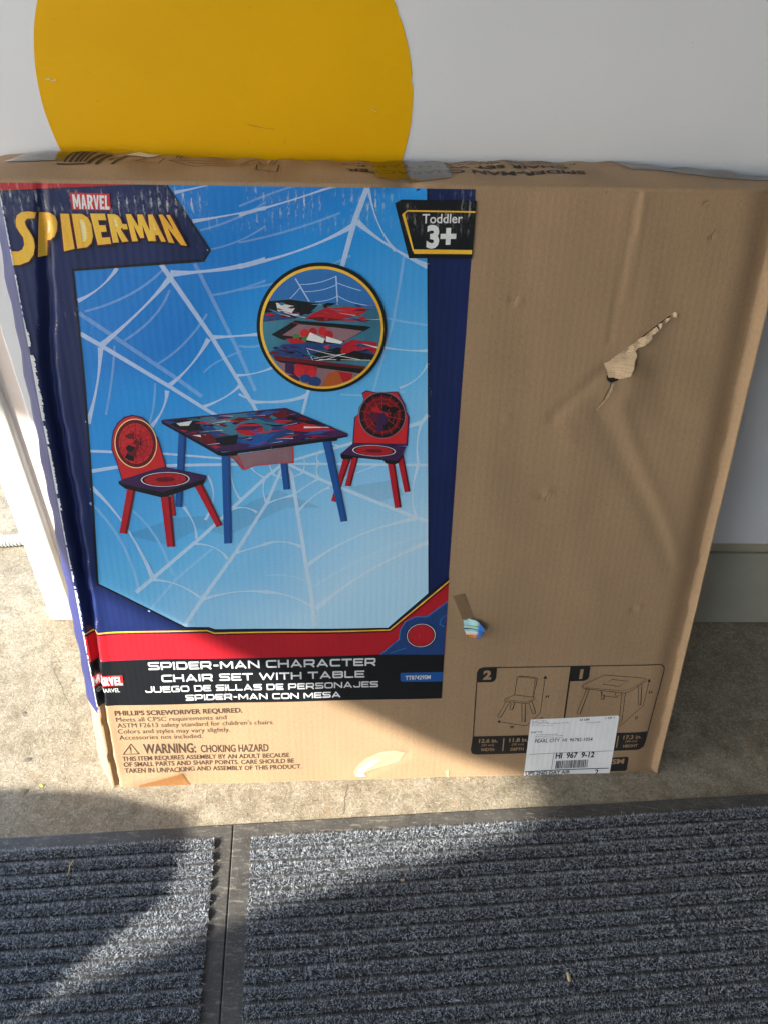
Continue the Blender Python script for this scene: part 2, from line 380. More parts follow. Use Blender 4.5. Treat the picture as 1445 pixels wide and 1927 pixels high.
def D(u, v):
    u = np.asarray(u, float); v = np.asarray(v, float)
    c = np.interp(v, [0, .5, .58, .68, .763], [.002, .003, .0045, .020, .032])
    wd = np.interp(v, [0, .10, .17, .27, .42, .68, .763], [.0105, .0085, .0105, .017, .022, .019, .014])
    dp = np.interp(v, [0, .05, .15, .27, .5, .65, .72, .763], [.004, .0055, .006, .009, .0095, .0065, .0035, .001])
    cr = np.interp(v, [0, .2, .45, .6, .763], [.0006, .0010, .0014, .0004, .0])
    c = c+.0006*np.sin(v*90)+.0004*np.sin(v*211); x = u-c; p = x/wd
    d = np.where(p < .55, -dp*sm(p/.55), -dp+(dp+cr)*sm((p-.55)/.45))
    d = np.where(p > 1, cr*np.exp(-((p-1)*wd/.008)**2), d); d = np.where(p < 0, 0, d)
    r = BW-u; st = np.interp(v, [0, .12, .25, .5, .763], [.0075, .0055, .0060, .0085, .0115])+.0006*np.sin(v*70)+.0004*np.sin(v*160)
    va = np.interp(v, [0, .1, .763], [.004, .0065, .0075])
    dr = np.where(r < st, -va+(va+.004)*sm(1-r/st), -va*np.exp(-((r-st)/.018)**2)); d = d+dr
    d = d+.004*np.sin(np.pi*np.clip(u/BW, 0, 1))*np.sin(np.pi*np.clip(v/BH, 0, 1))
    for P, a, s in CRUSH:
        best = np.full(d.shape, 9.)
        for (x0, y0), (x1, y1) in zip(P[:-1], P[1:]):
            L2 = (x1-x0)**2+(y1-y0)**2; t = np.clip(((u-x0)*(x1-x0)+(v-y0)*(y1-y0))/L2, 0, 1)
            best = np.minimum(best, np.hypot(u-x0-t*(x1-x0), v-y0-t*(y1-y0)))
        d = d+a*np.exp(-(best/s)**2)
    for (x0, y0), a, s in DENT: d = d+a*np.exp(-((u-x0)**2+(v-y0)**2)/s**2)
    d = d+.0005*np.sin(u*38+v*11)*np.sin(v*27+1)
    return d
gu = np.unique(np.round(np.concatenate([np.arange(0, .052, .002), np.arange(.052, .45, .0065), np.arange(.45, .70, .004), np.arange(.70, BW, .0022), [BW]]), 5))
VT = BH-.004
gv = np.unique(np.round(np.concatenate([np.arange(0, VT, .0042), [VT]]), 5))
GU, GV = np.meshgrid(gu, gv, indexing='ij')
HD = D(GU, GV); e = 1e-4
DU = (D(GU+e, GV)-D(GU-e, GV))/(2*e); DV = (D(GU, GV+e)-D(GU, GV-e))/(2*e)
def bil(A, u, v):
    i = np.clip(np.searchsorted(gu, u, 'right')-1, 0, len(gu)-2); j = np.clip(np.searchsorted(gv, v, 'right')-1, 0, len(gv)-2)
    a = (u-gu[i])/(gu[i+1]-gu[i]); b = (v-gv[j])/(gv[j+1]-gv[j])
    return A[i, j]*(1-a)*(1-b)+A[i+1, j]*a*(1-b)+A[i, j+1]*(1-a)*b+A[i+1, j+1]*a*b
def face_pos(u, v, off):
    u = np.asarray(u, float); v = np.asarray(v, float)
    d = bil(HD, u, v)+off
    return O+u[:, None]*U+v[:, None]*V-d[:, None]*NB
def face_nrm(u, v):
    n = -NB-bil(DU, u, v)[:, None]*U-bil(DV, u, v)[:, None]*V
    return n/np.linalg.norm(n, axis=1)[:, None]

def clip_half(poly, ax, val, keep_less):
    out = []
    n = len(poly)
    for i in range(n):
        a = poly[i]; b = poly[(i+1) % n]
        ia = (a[ax] <= val) if keep_less else (a[ax] >= val); ib = (b[ax] <= val) if keep_less else (b[ax] >= val)
        if ia: out.append(a)
        if ia != ib:
            t = (val-a[ax])/(b[ax]-a[ax]); c = [a[0]+(b[0]-a[0])*t, a[1]+(b[1]-a[1])*t]; c[ax] = val; out.append(tuple(c))
    return out
def clip_grid(poly):
    xs = [p[0] for p in poly]
    i0 = max(0, int(np.searchsorted(gu, min(xs), 'right'))-1); i1 = min(len(gu)-2, int(np.searchsorted(gu, max(xs), 'left'))-1)
    res = []
    for i in range(i0, max(i1, i0)+1):
        p = poly
        if i > i0: p = clip_half(p, 0, gu[i], False)
        if i < i1: p = clip_half(p, 0, gu[i+1], True)
        if len(p) < 3: continue
        ys = [q[1] for q in p]
        j0 = max(0, int(np.searchsorted(gv, min(ys), 'right'))-1); j1 = min(len(gv)-2, int(np.searchsorted(gv, max(ys), 'left'))-1)
        for j in range(j0, max(j1, j0)+1):
            q = p
            if j > j0: q = clip_half(q, 1, gv[j], False)
            if j < j1: q = clip_half(q, 1, gv[j+1], True)
            if len(q) >= 3: res.append(q)
    return res
def tri_poly(poly):
    return [tuple(poly[k] for k in t) for t in tessellate_polygon([[Vector((x, y, 0)) for x, y in poly]])]
def area(p): return .5*sum(p[i][0]*p[(i+1) % len(p)][1]-p[(i+1) % len(p)][0]*p[i][1] for i in range(len(p)))

class Sheet:
    """flat print lying on the box face: polygons in face metres, each with its ink and its own hair-thin level"""
    def __init__(s): s.items = []; s.k = 0
    def poly(s, uvs, mat, lv, raw=False):
        s.k += 1
        lv = lv+.004*(s.k % 40)
        tris = [uvs] if raw else tri_poly(uvs)
        for t in tris: s.items.append((t, mat, lv))
        return s
    def px(s, pts, mat, lv): return s.poly(Fs(pts), mat, lv)
    def line(s, pts, wpx, mat, lv, closed=False, taper=None):
        """stroke of constant width (pixels at the centre of the photo) along a pixel polyline"""
        P = [np.array(F(p)) for p in pts]; wd = wpx*.00054
        if closed: P = P+[P[0]]
        n = len(P); L = []; Rr = []
        for i in range(n):
            if closed: a = P[i-1] if i else P[-2]; b = P[i+1] if i < n-1 else P[1]
            else: a = P[max(i-1, 0)]; b = P[min(i+1, n-1)]
            t = b-a; t = t/(np.linalg.norm(t)+1e-12); nn = np.array([-t[1], t[0]])
            k = 1.
            if 0 < i < n-1 or closed:
                t1 = P[i]-a; t1 = t1/(np.linalg.norm(t1)+1e-12); k = 1/max(.5, abs(float(np.dot(nn, np.array([-t1[1], t1[0]])))))
            ww = wd*(taper(i/(n-1)) if taper else 1)
            L.append(tuple(P[i]+nn*ww/2*k)); Rr.append(tuple(P[i]-nn*ww/2*k))
        s.k += 1
        for i in range(n-1):
            q = [L[i], Rr[i], Rr[i+1], L[i+1]]
            s.items.append((q, mat, lv+.004*(s.k % 40)))
        return s
    def build(s, name, parent, label=None, place=None):
        mats = []; vs = []; fs = []; mi = []; off = []
        for poly, mat, lv in s.items:
            if mat not in mats: mats.append(mat)
            if abs(area(poly)) < 1e-12: continue
            if area(poly) < 0: poly = poly[::-1]
            poly = [(min(max(x, 0), BW), min(max(y, 0), VT)) for x, y in poly]
            for q in clip_grid(poly):
                b = len(vs); vs += q; off += [.00022+lv*.00006]*len(q); fs.append(list(range(b, b+len(q)))); mi.append(mats.index(mat))
        uv = np.array(vs); pos = face_pos(uv[:, 0], uv[:, 1], np.array(off)); nrm = face_nrm(uv[:, 0], uv[:, 1])
        me = bpy.data.meshes.new(name); me.from_pydata(pos.tolist(), [], fs)
        me.polygons.foreach_set('material_index', mi)
        lay = me.uv_layers.new(name='UVMap'); li = np.empty(len(me.loops), int); me.loops.foreach_get('vertex_index', li)
        lay.data.foreach_set('uv', uv[li].ravel())
        me.polygons.foreach_set('use_smooth', [True]*len(fs)); me.update()
        me.normals_split_custom_set_from_vertices(nrm.tolist())
        o = link(name, me, [M[m] for m in mats], parent)
        if label: o['label'] = label
        return o

# ---- lettering from the built-in font, measured to fit its place
_tc = {}
def text_mesh(s, bold=0.0):
    key = (s, bold)
    if key in _tc: return _tc[key]
    cu = bpy.data.curves.new('t', 'FONT'); cu.body = s; cu.size = 1; cu.offset = bold; cu.resolution_u = 3
    ob = bpy.data.objects.new('t', cu); me = ob.to_mesh()
    vs = [(v.co.x, v.co.y) for v in me.vertices]; fs = [tuple(p.vertices) for p in me.polygons]
    ob.to_mesh_clear(); bpy.data.objects.remove(ob); bpy.data.curves.remove(cu)
    _tc[key] = (vs, fs); return vs, fs
CAP = max(y for x, y in text_mesh('H')[0])
def text(sh, s, p0, p1, cap, mat, lv, bold=0.0, ital=0.0):
    vs, fs = text_mesh(s, bold)
    xs = [x for x, y in vs]; x0, x1 = min(xs), max(xs)
    a = np.array(F(p0)); b = np.array(F(p1)); hh = F((p0[0], p0[1]-cap))[1]-a[1]
    d = b-a
    uv = [tuple(a+d*((x-x0)/(x1-x0))+np.array([ital*y/CAP*hh, y/CAP*hh])) for x, y in vs]
    sh.k += 1
    for f in fs: sh.items.append(([uv[i] for i in f], mat, lv+.004*(sh.k % 40)))
def glyph_quad(sh, ch, q, mat, lv, bold=0.0, pad=0.0):
    """one letter warped into a pixel quad TL TR BL BR"""
    vs, fs = text_mesh(ch, bold)
    v0, _ = text_mesh(ch, .02)
    xs = [x for x, y in v0]; ys = [y for x, y in v0]; x0, x1, y0, y1 = min(xs), max(xs), min(ys), max(ys)
    TL, TR, BL, BR = [np.array(p, float) for p in q]
    uv = []
    for x, y in vs:
        a = (x-x0)/(x1-x0); b = (y-y0)/(y1-y0)
        uv.append(F((BL*(1-a)+BR*a)*(1-b)+(TL*(1-a)+TR*a)*b))
    sh.k += 1
    for f in fs: sh.items.append(([uv[i] for i in f], mat, lv+.004*(sh.k % 40)))
# ---- squared wide lettering of the title band, drawn as strokes (unit height, width 1.35)
t_ = .21; h_ = t_/2
def _w(*pts): return list(pts)
L0, L1, LM = h_, 1-h_, .5
GL = {
 'S': (1.3, [[(1.3, L1), (.22, L1), (h_, .86), (h_, .62), (.22, LM), (1.08, LM), (1.3-h_, .38), (1.3-h_, .14), (1.08, L0), (0, L0)]]),
 'P': (1.3, [[(h_, 0), (h_, L1), (1.08, L1), (1.3-h_, .84), (1.3-h_, .5), (1.08, .36), (h_, .36)]]),
 'I': (.23, [[(h_, 0), (h_, 1)]]),
 'D': (1.3, [[(0, L0), (1.02, L0), (1.3-h_, .26), (1.3-h_, .74), (1.02, L1), (0, L1)], [(h_, .2), (h_, .8)]]),
 'E': (1.2, [[(1.2, L0), (h_, L0), (h_, L1), (1.2, L1)], [(.2, LM), (1.1, LM)]]),
 'R': (1.34, [[(h_, 0), (h_, L1), (1.08, L1), (1.3-h_, .84), (1.3-h_, .52), (1.08, .38), (.2, .38)], [(.8, .38), (1.24, 0)]]),
 '-': (.66, [[(.04, .45), (.62, .45)]]),
 'M': (1.55, [[(h_, 0), (h_, .92)], [(1.55-h_, 0), (1.55-h_, .92)], [(.14, .92), (.775, .22)], [(1.41, .92), (.775, .22)]]),
 'A': (1.45, [[(.12, 0), (.7, .93), (1.33, 0)], [(.36, .28), (1.1, .28)]]),
 'N': (1.35, [[(h_, 0), (h_, 1)], [(1.35-h_, 0), (1.35-h_, 1)], [(.16, .9), (1.19, .1)]]),
 'C': (1.25, [[(1.25, L0), (.24, L0), (h_, .22), (h_, .78), (.24, L1), (1.25, L1)]]),
 'H': (1.3, [[(h_, 0), (h_, 1)], [(1.3-h_, 0), (1.3-h_, 1)], [(.2, LM), (1.1, LM)]]),
 'T': (1.25, [[(0, L1), (1.25, L1)], [(.625, 0), (.625, .85)]]),
 'W': (1.9, [[(.08, 1), (.5, .1), (.95, .85), (1.4, .1), (1.82, 1)]]),
 'B': (1.3, [[(h_, L0), (h_, L1), (1.02, L1), (1.2, .84), (1.2, .62), (1.06, .53), (1.2, .44), (1.2, .18), (1.02, L0), (h_, L0)], [(.2, .53), (1.06, .53)]]),
 'L': (1.1, [[(h_, 1), (h_, L0), (1.1, L0)]]),
 'J': (1.15, [[(1.15-h_, 1), (1.15-h_, .24), (.92, L0), (.24, L0), (h_, .2), (h_, .36)]]),
 'U': (1.3, [[(h_, 1), (h_, .24), (.26, L0), (1.04, L0), (1.3-h_, .24), (1.3-h_, 1)]]),
 'G': (1.3, [[(1.25, L1), (.24, L1), (h_, .78), (h_, .22), (.24, L0), (1.3-h_, L0), (1.3-h_, .48), (.7, .48)]]),
 'O': (1.35, [[(.26, L0), (1.09, L0), (1.35-h_, .24), (1.35-h_, .76), (1.09, L1), (.26, L1), (h_, .76), (h_, .24), (.26, L0)]]),
}
def wide_text(sh, s, p0, p1, cap, mat, lv):
    x = 0; segs = []
    for ch in s:
        if ch == ' ': x += .62; continue
        wd, st = GL[ch]
        for pl in st:
            for (ax, ay), (bx, by) in zip(pl[:-1], pl[1:]): segs.append((x+ax, ay, x+bx, by, pl))
        for pl in st:
            for (ax, ay) in pl[1:-1]: segs.append((x+ax, ay))
        x += wd+.16
    W = x-.16
    a = np.array(F(p0)); b = np.array(F(p1)); hh = F((p0[0], p0[1]-cap))[1]-a[1]; d = b-a
    mp = lambda q: tuple(a+d*(q[0]/W)+np.array([0, q[1]*hh]))
    for k, sg in enumerate(segs):
        l2 = lv+.003*(k % 50)
        if len(sg) == 2:
            sh.items.append(([mp((sg[0]+h_*math.cos(i*math.pi/4+.39), sg[1]+h_*math.sin(i*math.pi/4+.39))) for i in range(8)], mat, l2)); continue
        ax, ay, bx, by = sg[:4]; L = math.hypot(bx-ax, by-ay); nx, ny = -(by-ay)/L*h_, (bx-ax)/L*h_
        sh.items.append(([mp((ax+nx, ay+ny)), mp((ax-nx, ay-ny)), mp((bx-nx, by-ny)), mp((bx+nx, by+ny))], mat, l2))
def circle(c, r, n=56, ry=None, rot=0):
    """circle in face metres about a pixel centre; r in metres"""
    cu, cv = F(c); ry = ry or r
    return [(cu+r*math.cos(2*math.pi*i/n)*math.cos(rot)-ry*math.sin(2*math.pi*i/n)*math.sin(rot),
             cv+r*math.cos(2*math.pi*i/n)*math.sin(rot)+ry*math.sin(2*math.pi*i/n)*math.cos(rot)) for i in range(n)]
def ellipse_px(c, rx, ry, n=40, rot=0):
    return [(c[0]+rx*math.cos(a)*math.cos(rot)-ry*math.sin(a)*math.sin(rot), c[1]+rx*math.cos(a)*math.sin(rot)+ry*math.sin(a)*math.cos(rot))
            for a in [2*math.pi*i/n for i in range(n)]]
def curve3(a, c, b, n=14):
    return [((1-t)**2*a[0]+2*t*(1-t)*c[0]+t*t*b[0], (1-t)**2*a[1]+2*t*(1-t)*c[1]+t*t*b[1]) for t in [i/n for i in range(n+1)]]
def clip_convex(poly, hull):
    if area(hull) < 0: hull = hull[::-1]
    out = list(poly)
    for i in range(len(hull)):
        a = hull[i]; b = hull[(i+1) % len(hull)]
        f = lambda p: (b[0]-a[0])*(p[1]-a[1])-(b[1]-a[1])*(p[0]-a[0])
        res = []
        for j in range(len(out)):
            p = out[j]; q = out[(j+1) % len(out)]; fp, fq = f(p), f(q)
            if fp >= 0: res.append(p)
            if (fp >= 0) != (fq >= 0): t = fp/(fp-fq); res.append((p[0]+(q[0]-p[0])*t, p[1]+(q[1]-p[1])*t))
        out = res
        if len(out) < 3: return []
    return out

box = root('cardboard_box', tuple(O+U*BW/2))
tag(box, 'big flat brown cardboard box with a blue chair set picture, leaning on the white wall', 'box')

# ---- front panel
def grid_mesh(name, pos, nrm, uv, nu, nv, flip=False):
    idx = np.arange(nu*nv).reshape(nu, nv)
    q = np.stack([idx[:-1, :-1], idx[1:, :-1], idx[1:, 1:], idx[:-1, 1:]], -1).reshape(-1, 4)
    if flip: q = q[:, ::-1]
    me = bpy.data.meshes.new(name); me.from_pydata(pos.tolist(), [], q.tolist())
    lay = me.uv_layers.new(name='UVMap'); li = np.empty(len(me.loops), int); me.loops.foreach_get('vertex_index', li)
    lay.data.foreach_set('uv', uv[li].ravel())
    me.polygons.foreach_set('use_smooth', [True]*len(q)); me.update()
    if nrm is not None: me.normals_split_custom_set_from_vertices(nrm.tolist())
    return me
uf, vf = GU.ravel(), GV.ravel()
me = grid_mesh('front_panel', face_pos(uf, vf, np.zeros_like(uf)), face_nrm(uf, vf), np.stack([uf, vf], 1), len(gu), len(gv))
front = link('front_panel', me, M['kraft'], box)

# ---- top panel, sides, back, bottom
TD = .105
def bulge(u): return np.interp(u, [-.03, 0, .03, .06, .1, .19, .3, .38, .46, .53, .61, .66, .70, .73, .79], [.004, .010, .0165, .018, .0172, .0140, .0132, .0132, .0150, .0165, .0160, .0128, .0090, .006, .001])
def depth_at(u): return TD-.022*np.clip(u/BW, 0, 1)
def splay(v, t):                                        # sides bulge outwards behind the front fold
    s = np.interp(t, [0, .004, .03, .06, TD], [0, .0035, .0215, .024, .020])
    tw = np.interp(t, [0, .03, TD], [0, .0195, .040]); k = sm((np.asarray(v)-.66)/.1)
    return s*(1-k)+tw*k
def splay_r(v, t):
    s = np.interp(t, [0, .004, .03, .06, TD], [0, .003, .0175, .018, .014])
    tw = np.interp(t, [0, .03, TD], [0, .0175, .036]); k = sm((np.asarray(v)-.66)/.1)
    return s*(1-k)+tw*k
def top_pos(a, s, off=0.0):
    """a 0..1 along the box, s = distance back over the rounded fold (metres)"""
    a = np.asarray(a, float); s = np.asarray(s, float); u = a*BW
    Tt = depth_at(u); tt = np.clip((s-.006)/(TD-.006), 0, 1)*Tt
    rr = .004; ang = np.clip(s/.0063, 0, 1)*math.pi/2
    d0 = bil(HD, u, np.full_like(u, VT))
    dv = np.where(s < .0063, rr*np.sin(ang)-rr, 0); dt = np.where(s < .0063, rr*(1-np.cos(ang)), rr+tt*(1-rr/TD))
    k = np.clip((dt-rr)/TD, 0, 1); bu = bulge(u)*(1-(1-np.clip(k*1.12, 0, 1))**2)
    x = u-splay(np.full_like(u, BH), dt)*(1-a)**6+splay_r(np.full_like(u, BH), dt)*a**6
    crumple = (.0012*np.sin(u*60+1)*np.sin(k*7)+.0008*np.sin(u*173)*k)
    dent = -.006*np.exp(-((u-.376)/.012)**2)*np.exp(-(dt/.012)**2)
    vv = BH+dv+bu+crumple+dent+off
    return O+x[:, None]*U+vv[:, None]*V+((dt-d0*np.exp(-dt/.01)))[:, None]*NB
na = 150; ss = np.concatenate([np.linspace(0, .0063, 7), np.linspace(.0085, TD, 22)])
A_, S_ = np.meshgrid(np.linspace(0, 1, na), ss, indexing='ij')
me = grid_mesh('top_panel', top_pos(A_.ravel(), S_.ravel()), None, np.stack([A_.ravel()*BW, S_.ravel()], 1), na, len(ss))
top = link('top_panel', me, M['kraft_top'], box)
def side(left, name, mats):
    vs_ = gv[::3]; vs_ = np.append(vs_, [VT, BH]) if vs_[-1] < VT else np.append(vs_, BH); ts = np.array([0, .002, .004, .008, .016, .024, .03, .04, .06, .085, TD])
    VV, TT = np.meshgrid(vs_, ts, indexing='ij'); v = VV.ravel(); t = TT.ravel()
    dpt = (TD if left else TD-.022); t = t*dpt/TD
    u0 = 0. if left else BW
    d0 = bil(HD, np.full_like(v, u0), np.minimum(v, VT))
    sp = splay(v, t) if left else splay_r(v, t)
    wob = .0008*np.sin(v*130)*np.clip(t/.01, 0, 1)+.0006*np.sin(v*61+2)*np.clip(t/.01, 0, 1)
    x = (-sp+wob) if left else (BW+sp+wob)
    vmin = t*math.tan(LEAN)+.0003
    vv = np.maximum(v, vmin)
    bul = bulge(np.full_like(v, u0))*np.clip(t/TD, 0, 1)*(v > BH-.001)
    p = O+x[:, None]*U+(vv+bul)[:, None]*V+(t-d0*np.exp(-t/.006))[:, None]*NB
    me = grid_mesh(name, p, None, np.stack([t, v], 1), len(vs_), len(ts), flip=left is False)
    o = link(name, me, mats, box)
    if len(mats) > 1:
        for pl in me.polygons:
            pv = sum(v[i] for i in pl.vertices)/len(pl.vertices); pl.material_index = 1 if pv < .125 else 0
    return o
side(True, 'side_panel', [M['navy_side'], M['kraft']]); side(False, 'side_panel', [M['kraft']])
def back_panel():
    vs = []
    for u0, dpt, sg in ((0, TD, -1), (BW, TD-.022, 1)):
        for v in (dpt*math.tan(LEAN)+.0003, .66, BH+.004):
            s_ = float(splay(v, TD) if sg < 0 else splay_r(v, TD)); vs.append(O+U*(u0+sg*s_)+V*v+NB*dpt)
    bm = bmesh.new(); b = [bm.verts.new(x) for x in vs]
    bm.faces.new((b[0], b[1], b[4], b[3])); bm.faces.new((b[1], b[2], b[5], b[4])); done_bm(bm, 'back_panel', M['kraft'], box)
    bm = bmesh.new(); q = [O+NB*0+V*.0006, O+U*BW+V*.0006, vs[3], vs[0]]; b = [bm.verts.new(x) for x in q]; bm.faces.new(b); done_bm(bm, 'bottom_panel', M['kraft'], box)
back_panel()

# ---- worn white paper along the left fold
sh = Sheet(); N = 260; rr = random.Random(3); vv = [i*VT/(N-1) for i in range(N)]
for i in range(N-1):
    v0, v1 = vv[i], vv[i+1]
    amt = .0010+.0012*max(0, math.sin(v0*23+1))+(.0016 if .42 < v0 < .62 else .0002)
    if rr.random() < .12: continue
    w0 = amt*rr.uniform(.5, 1.3)
    sh.items.append(([(0, v0), (w0, v0), (amt*rr.uniform(.5, 1.2), v1), (0, v1)], 'white' if v0 > .125 else 'kraft_light', 30))
sh.build('worn_fold', box)

# ---- printed panel
printed = Sheet().px([(-6, 333), (895, 346), (891, 433), (886, 485), (868, 718), (853, 928), (842, 1088), (835, 1220), (829, 1312), (600, 1317), (204, 1328), (160, 1331)], 'navy', 0)
printed.px([(-6, 332.5), (310, 336), (258, 341), (0, 359)], 'red', 1)
printed.px([(843, 1090), (835, 1229), (715, 1229), (500, 1236), (321, 1239), (150, 1246), (140, 1198), (218, 1191), (404, 1189), (733, 1182)], 'red', 1)
panel = printed.build('printed_panel', box)
SKYPX = [(314, 336), (803, 345), (804, 1113), (728.6, 1178.5), (405, 1182), (394, 1178), (349, 1178), (256, 1133), (183, 1097), (169.5, 858), (159, 720), (138, 508), (384, 488), (396, 471)]
SKYPX[0] = (314, 337)
skyp = Sheet().px(SKYPX, 'sky', 3).build('sky_picture', panel)
fr = Sheet()
fr.line([(313, 336), (396, 471), (384, 489), (138, 508), (159, 720), (169.5, 858), (184, 1098), (349, 1179), (394, 1179), (405, 1183.5), (729, 1180), (806, 1113)], 4.2, 'black', 10)
fr.line([(0, 360), (258, 342), (300, 338)], 2.2, 'black', 9)
fr.line([(806, 1113), (843, 1085)], 4, 'black', 10).line([(804, 345), (805, 1113)], 2, 'black', 10)
fr.line([(150, 1193), (218, 1189.5), (390, 1184), (404, 1189), (732, 1182.5), (843, 1090)], 3.4, 'yellow', 12)
fr.line([(150, 1197), (218, 1193), (390, 1187.5), (404, 1192), (733, 1185.5), (843, 1094)], 2.2, 'black', 11)
fr.build('picture_frame', panel)
web = Sheet(); wf = Sheet()
tp = lambda a, b: (lambda t: a+(b-a)*t)
endthick = lambda t: .55+1.0*(2*abs(t-.5))**2
C0 = (535, 868)
def rad(pts, w=8): web.line(pts, w, 'web', 6, taper=tp(1.15, .7))
rad([(304, 497), (398, 632), (477, 760), C0]); rad([(152, 628), (193, 651), (318, 725), (390, 770), (480, 822), C0])
rad([(170, 848), (300, 852), (432, 862), C0], 5); rad([(173, 886), (225, 877), (432, 872), C0], 7)
rad([(256, 1114), (287, 1088), (380, 1008), (500, 896), C0]); rad([(346, 1178), (384, 1121), (443, 1038), (502, 945), C0])
rad([(592, 1176), (588, 1135), (571, 1031), (549, 890), C0], 9); rad([(804, 978), (782, 971), (620, 907), C0], 8)
rad([(803, 872), (554, 870), C0], 5); rad([(804, 778), (792, 792), (640, 838), C0], 7)
rad([(578, 741), (560, 810), C0], 5); rad([(690.5, 347), (668, 412), (642, 506), (620, 600), (578, 741)], 9)
ARC = [((147, 566), (195, 545), (221, 504), 5), ((192, 649), (275, 580), (322, 521), 7), ((190, 654), (189, 720), (166, 796), 7), ((318, 725), (363, 692), (393, 637), 6),
 ((315, 734), (314, 770), (284, 803), 6), ((322, 516), (420, 508), (500, 488), 6), ((322, 512), (430, 512), (450, 500.5), 5), ((450, 501), (575, 477), (664, 424), 6), ((398, 634), (450, 632), (495, 627), 6),
 ((363, 416), (440, 404), (500, 391), 4.5), ((450, 404), (560, 376), (644, 343), 4.5), ((329, 362), (380, 352), (429, 338), 4), ((446, 705), (480, 705), (516, 689), 4),
 ((671, 416), (730, 468), (804, 500), 7), ((692, 347), (705, 430), (744, 471), 4), ((716, 651), (760, 660), (803, 658), 4), ((751, 728), (790, 715), (804, 682), 3.5),
 ((474, 755), (540, 756), (578, 741), 5), ((381, 765), (430, 748), (453, 723), 5), ((474, 756), (460, 745), (450, 722), 4), ((173, 917), (240, 975), (287, 1084), 7), ((287, 1090), (335, 1090), (381, 1125), 5),
 ((384, 1125), (445, 1105), (500, 1111), 5), ((500, 1111), (550, 1114), (588, 1139), 6), ((363, 1021), (410, 1020), (429, 1049), 4.5), ((443, 1038), (470, 1030), (500, 1021), 4.5), ((500, 1021), (530, 1010), (566, 1026), 5),
 ((594, 1142), (690, 1060), (804, 1017), 8), ((578, 1061), (660, 995), (779, 973), 6), ((561, 959), (590, 925), (620, 914), 4), ((439, 955), (465, 948), (484, 962), 4), ((346, 952), (372, 985), (370, 1011), 5),
 ((391, 893), (415, 930), (387, 976), 4), ((782, 973), (765, 925), (786, 872), 5), ((786, 872), (778, 830), (792, 793), 4.5), ((450, 740), (500, 770), (575, 745), 3), ((560, 800), (610, 830), (640, 838), 3.5),
 ((480, 822), (510, 800), (560, 806), 4), ((480, 822), (468, 850), (472, 872), 4), ((500, 896), (480, 890), (470, 872), 4), ((502, 945), (490, 915), (500, 896), 4), ((549, 930), (525, 935), (502, 945), 4), ((549, 930), (585, 905), (600, 898), 4),
 ((600, 898), (590, 880), (600, 870), 4), ((600, 870), (590, 855), (604, 846), 4), ((510, 835), (500, 865), (515, 890), 3), ((515, 890), (540, 905), (570, 886), 3), ((570, 886), (576, 868), (570, 856), 3), ((620, 907), (690, 880), (710, 872), 3), ((460, 790), (440, 830), (432, 870), 4), ((432, 870), (436, 915), (452, 936), 4)]
for a, c, b, wd in ARC: web.line(curve3(a, c, b), wd, 'web', 6.3, taper=endthick)
FA = [([(367, 495), (446, 654), (481, 734)], 7), ([(149, 589), (332, 710), (381, 745)], 8), (curve3((377, 433), (450, 415), (500, 380)), 3.5), (curve3((450, 388), (540, 350), (600, 337)), 3.5), (curve3((397, 555), (450, 548), (500, 527)), 4),
      (curve3((160, 586), (260, 560), (312, 502)), 4), (curve3((235, 640), (300, 600), (320, 545)), 4), (curve3((295, 685), (350, 655), (390, 590)), 4), (curve3((450, 545), (560, 530), (660, 480)), 3.5), (curve3((450, 456), (540, 440), (640, 400)), 3.5),
      (curve3((390, 470), (450, 460), (500, 425)), 3), (curve3((170, 945), (240, 1010), (262, 1110)), 6), (curve3((250, 960), (300, 1000), (325, 1080)), 5), (curve3((590, 1100), (700, 1030), (803, 1000)), 5), (curve3((450, 650), (480, 655), (500, 645)), 4),
      (curve3((640, 560), (700, 600), (803, 610)), 4), ([(760, 480), (740, 600), (700, 740)], 5), (curve3((216, 650), (215, 700), (200, 780)), 4), (curve3((293, 720), (292, 770), (280, 800)), 4), (curve3((384, 700), (400, 680), (455, 660)), 3), ([(280, 1150), (330, 1090), (400, 1030)], 5),
      (curve3((500, 1080), (560, 1075), (590, 1100)), 4), (curve3((640, 740), (700, 745), (760, 735)), 4)]
for P, wd in FA: wf.line(P, wd, 'web_faint', 4.6)
wf.build('faint_web', panel); web.build('web_strands', panel)

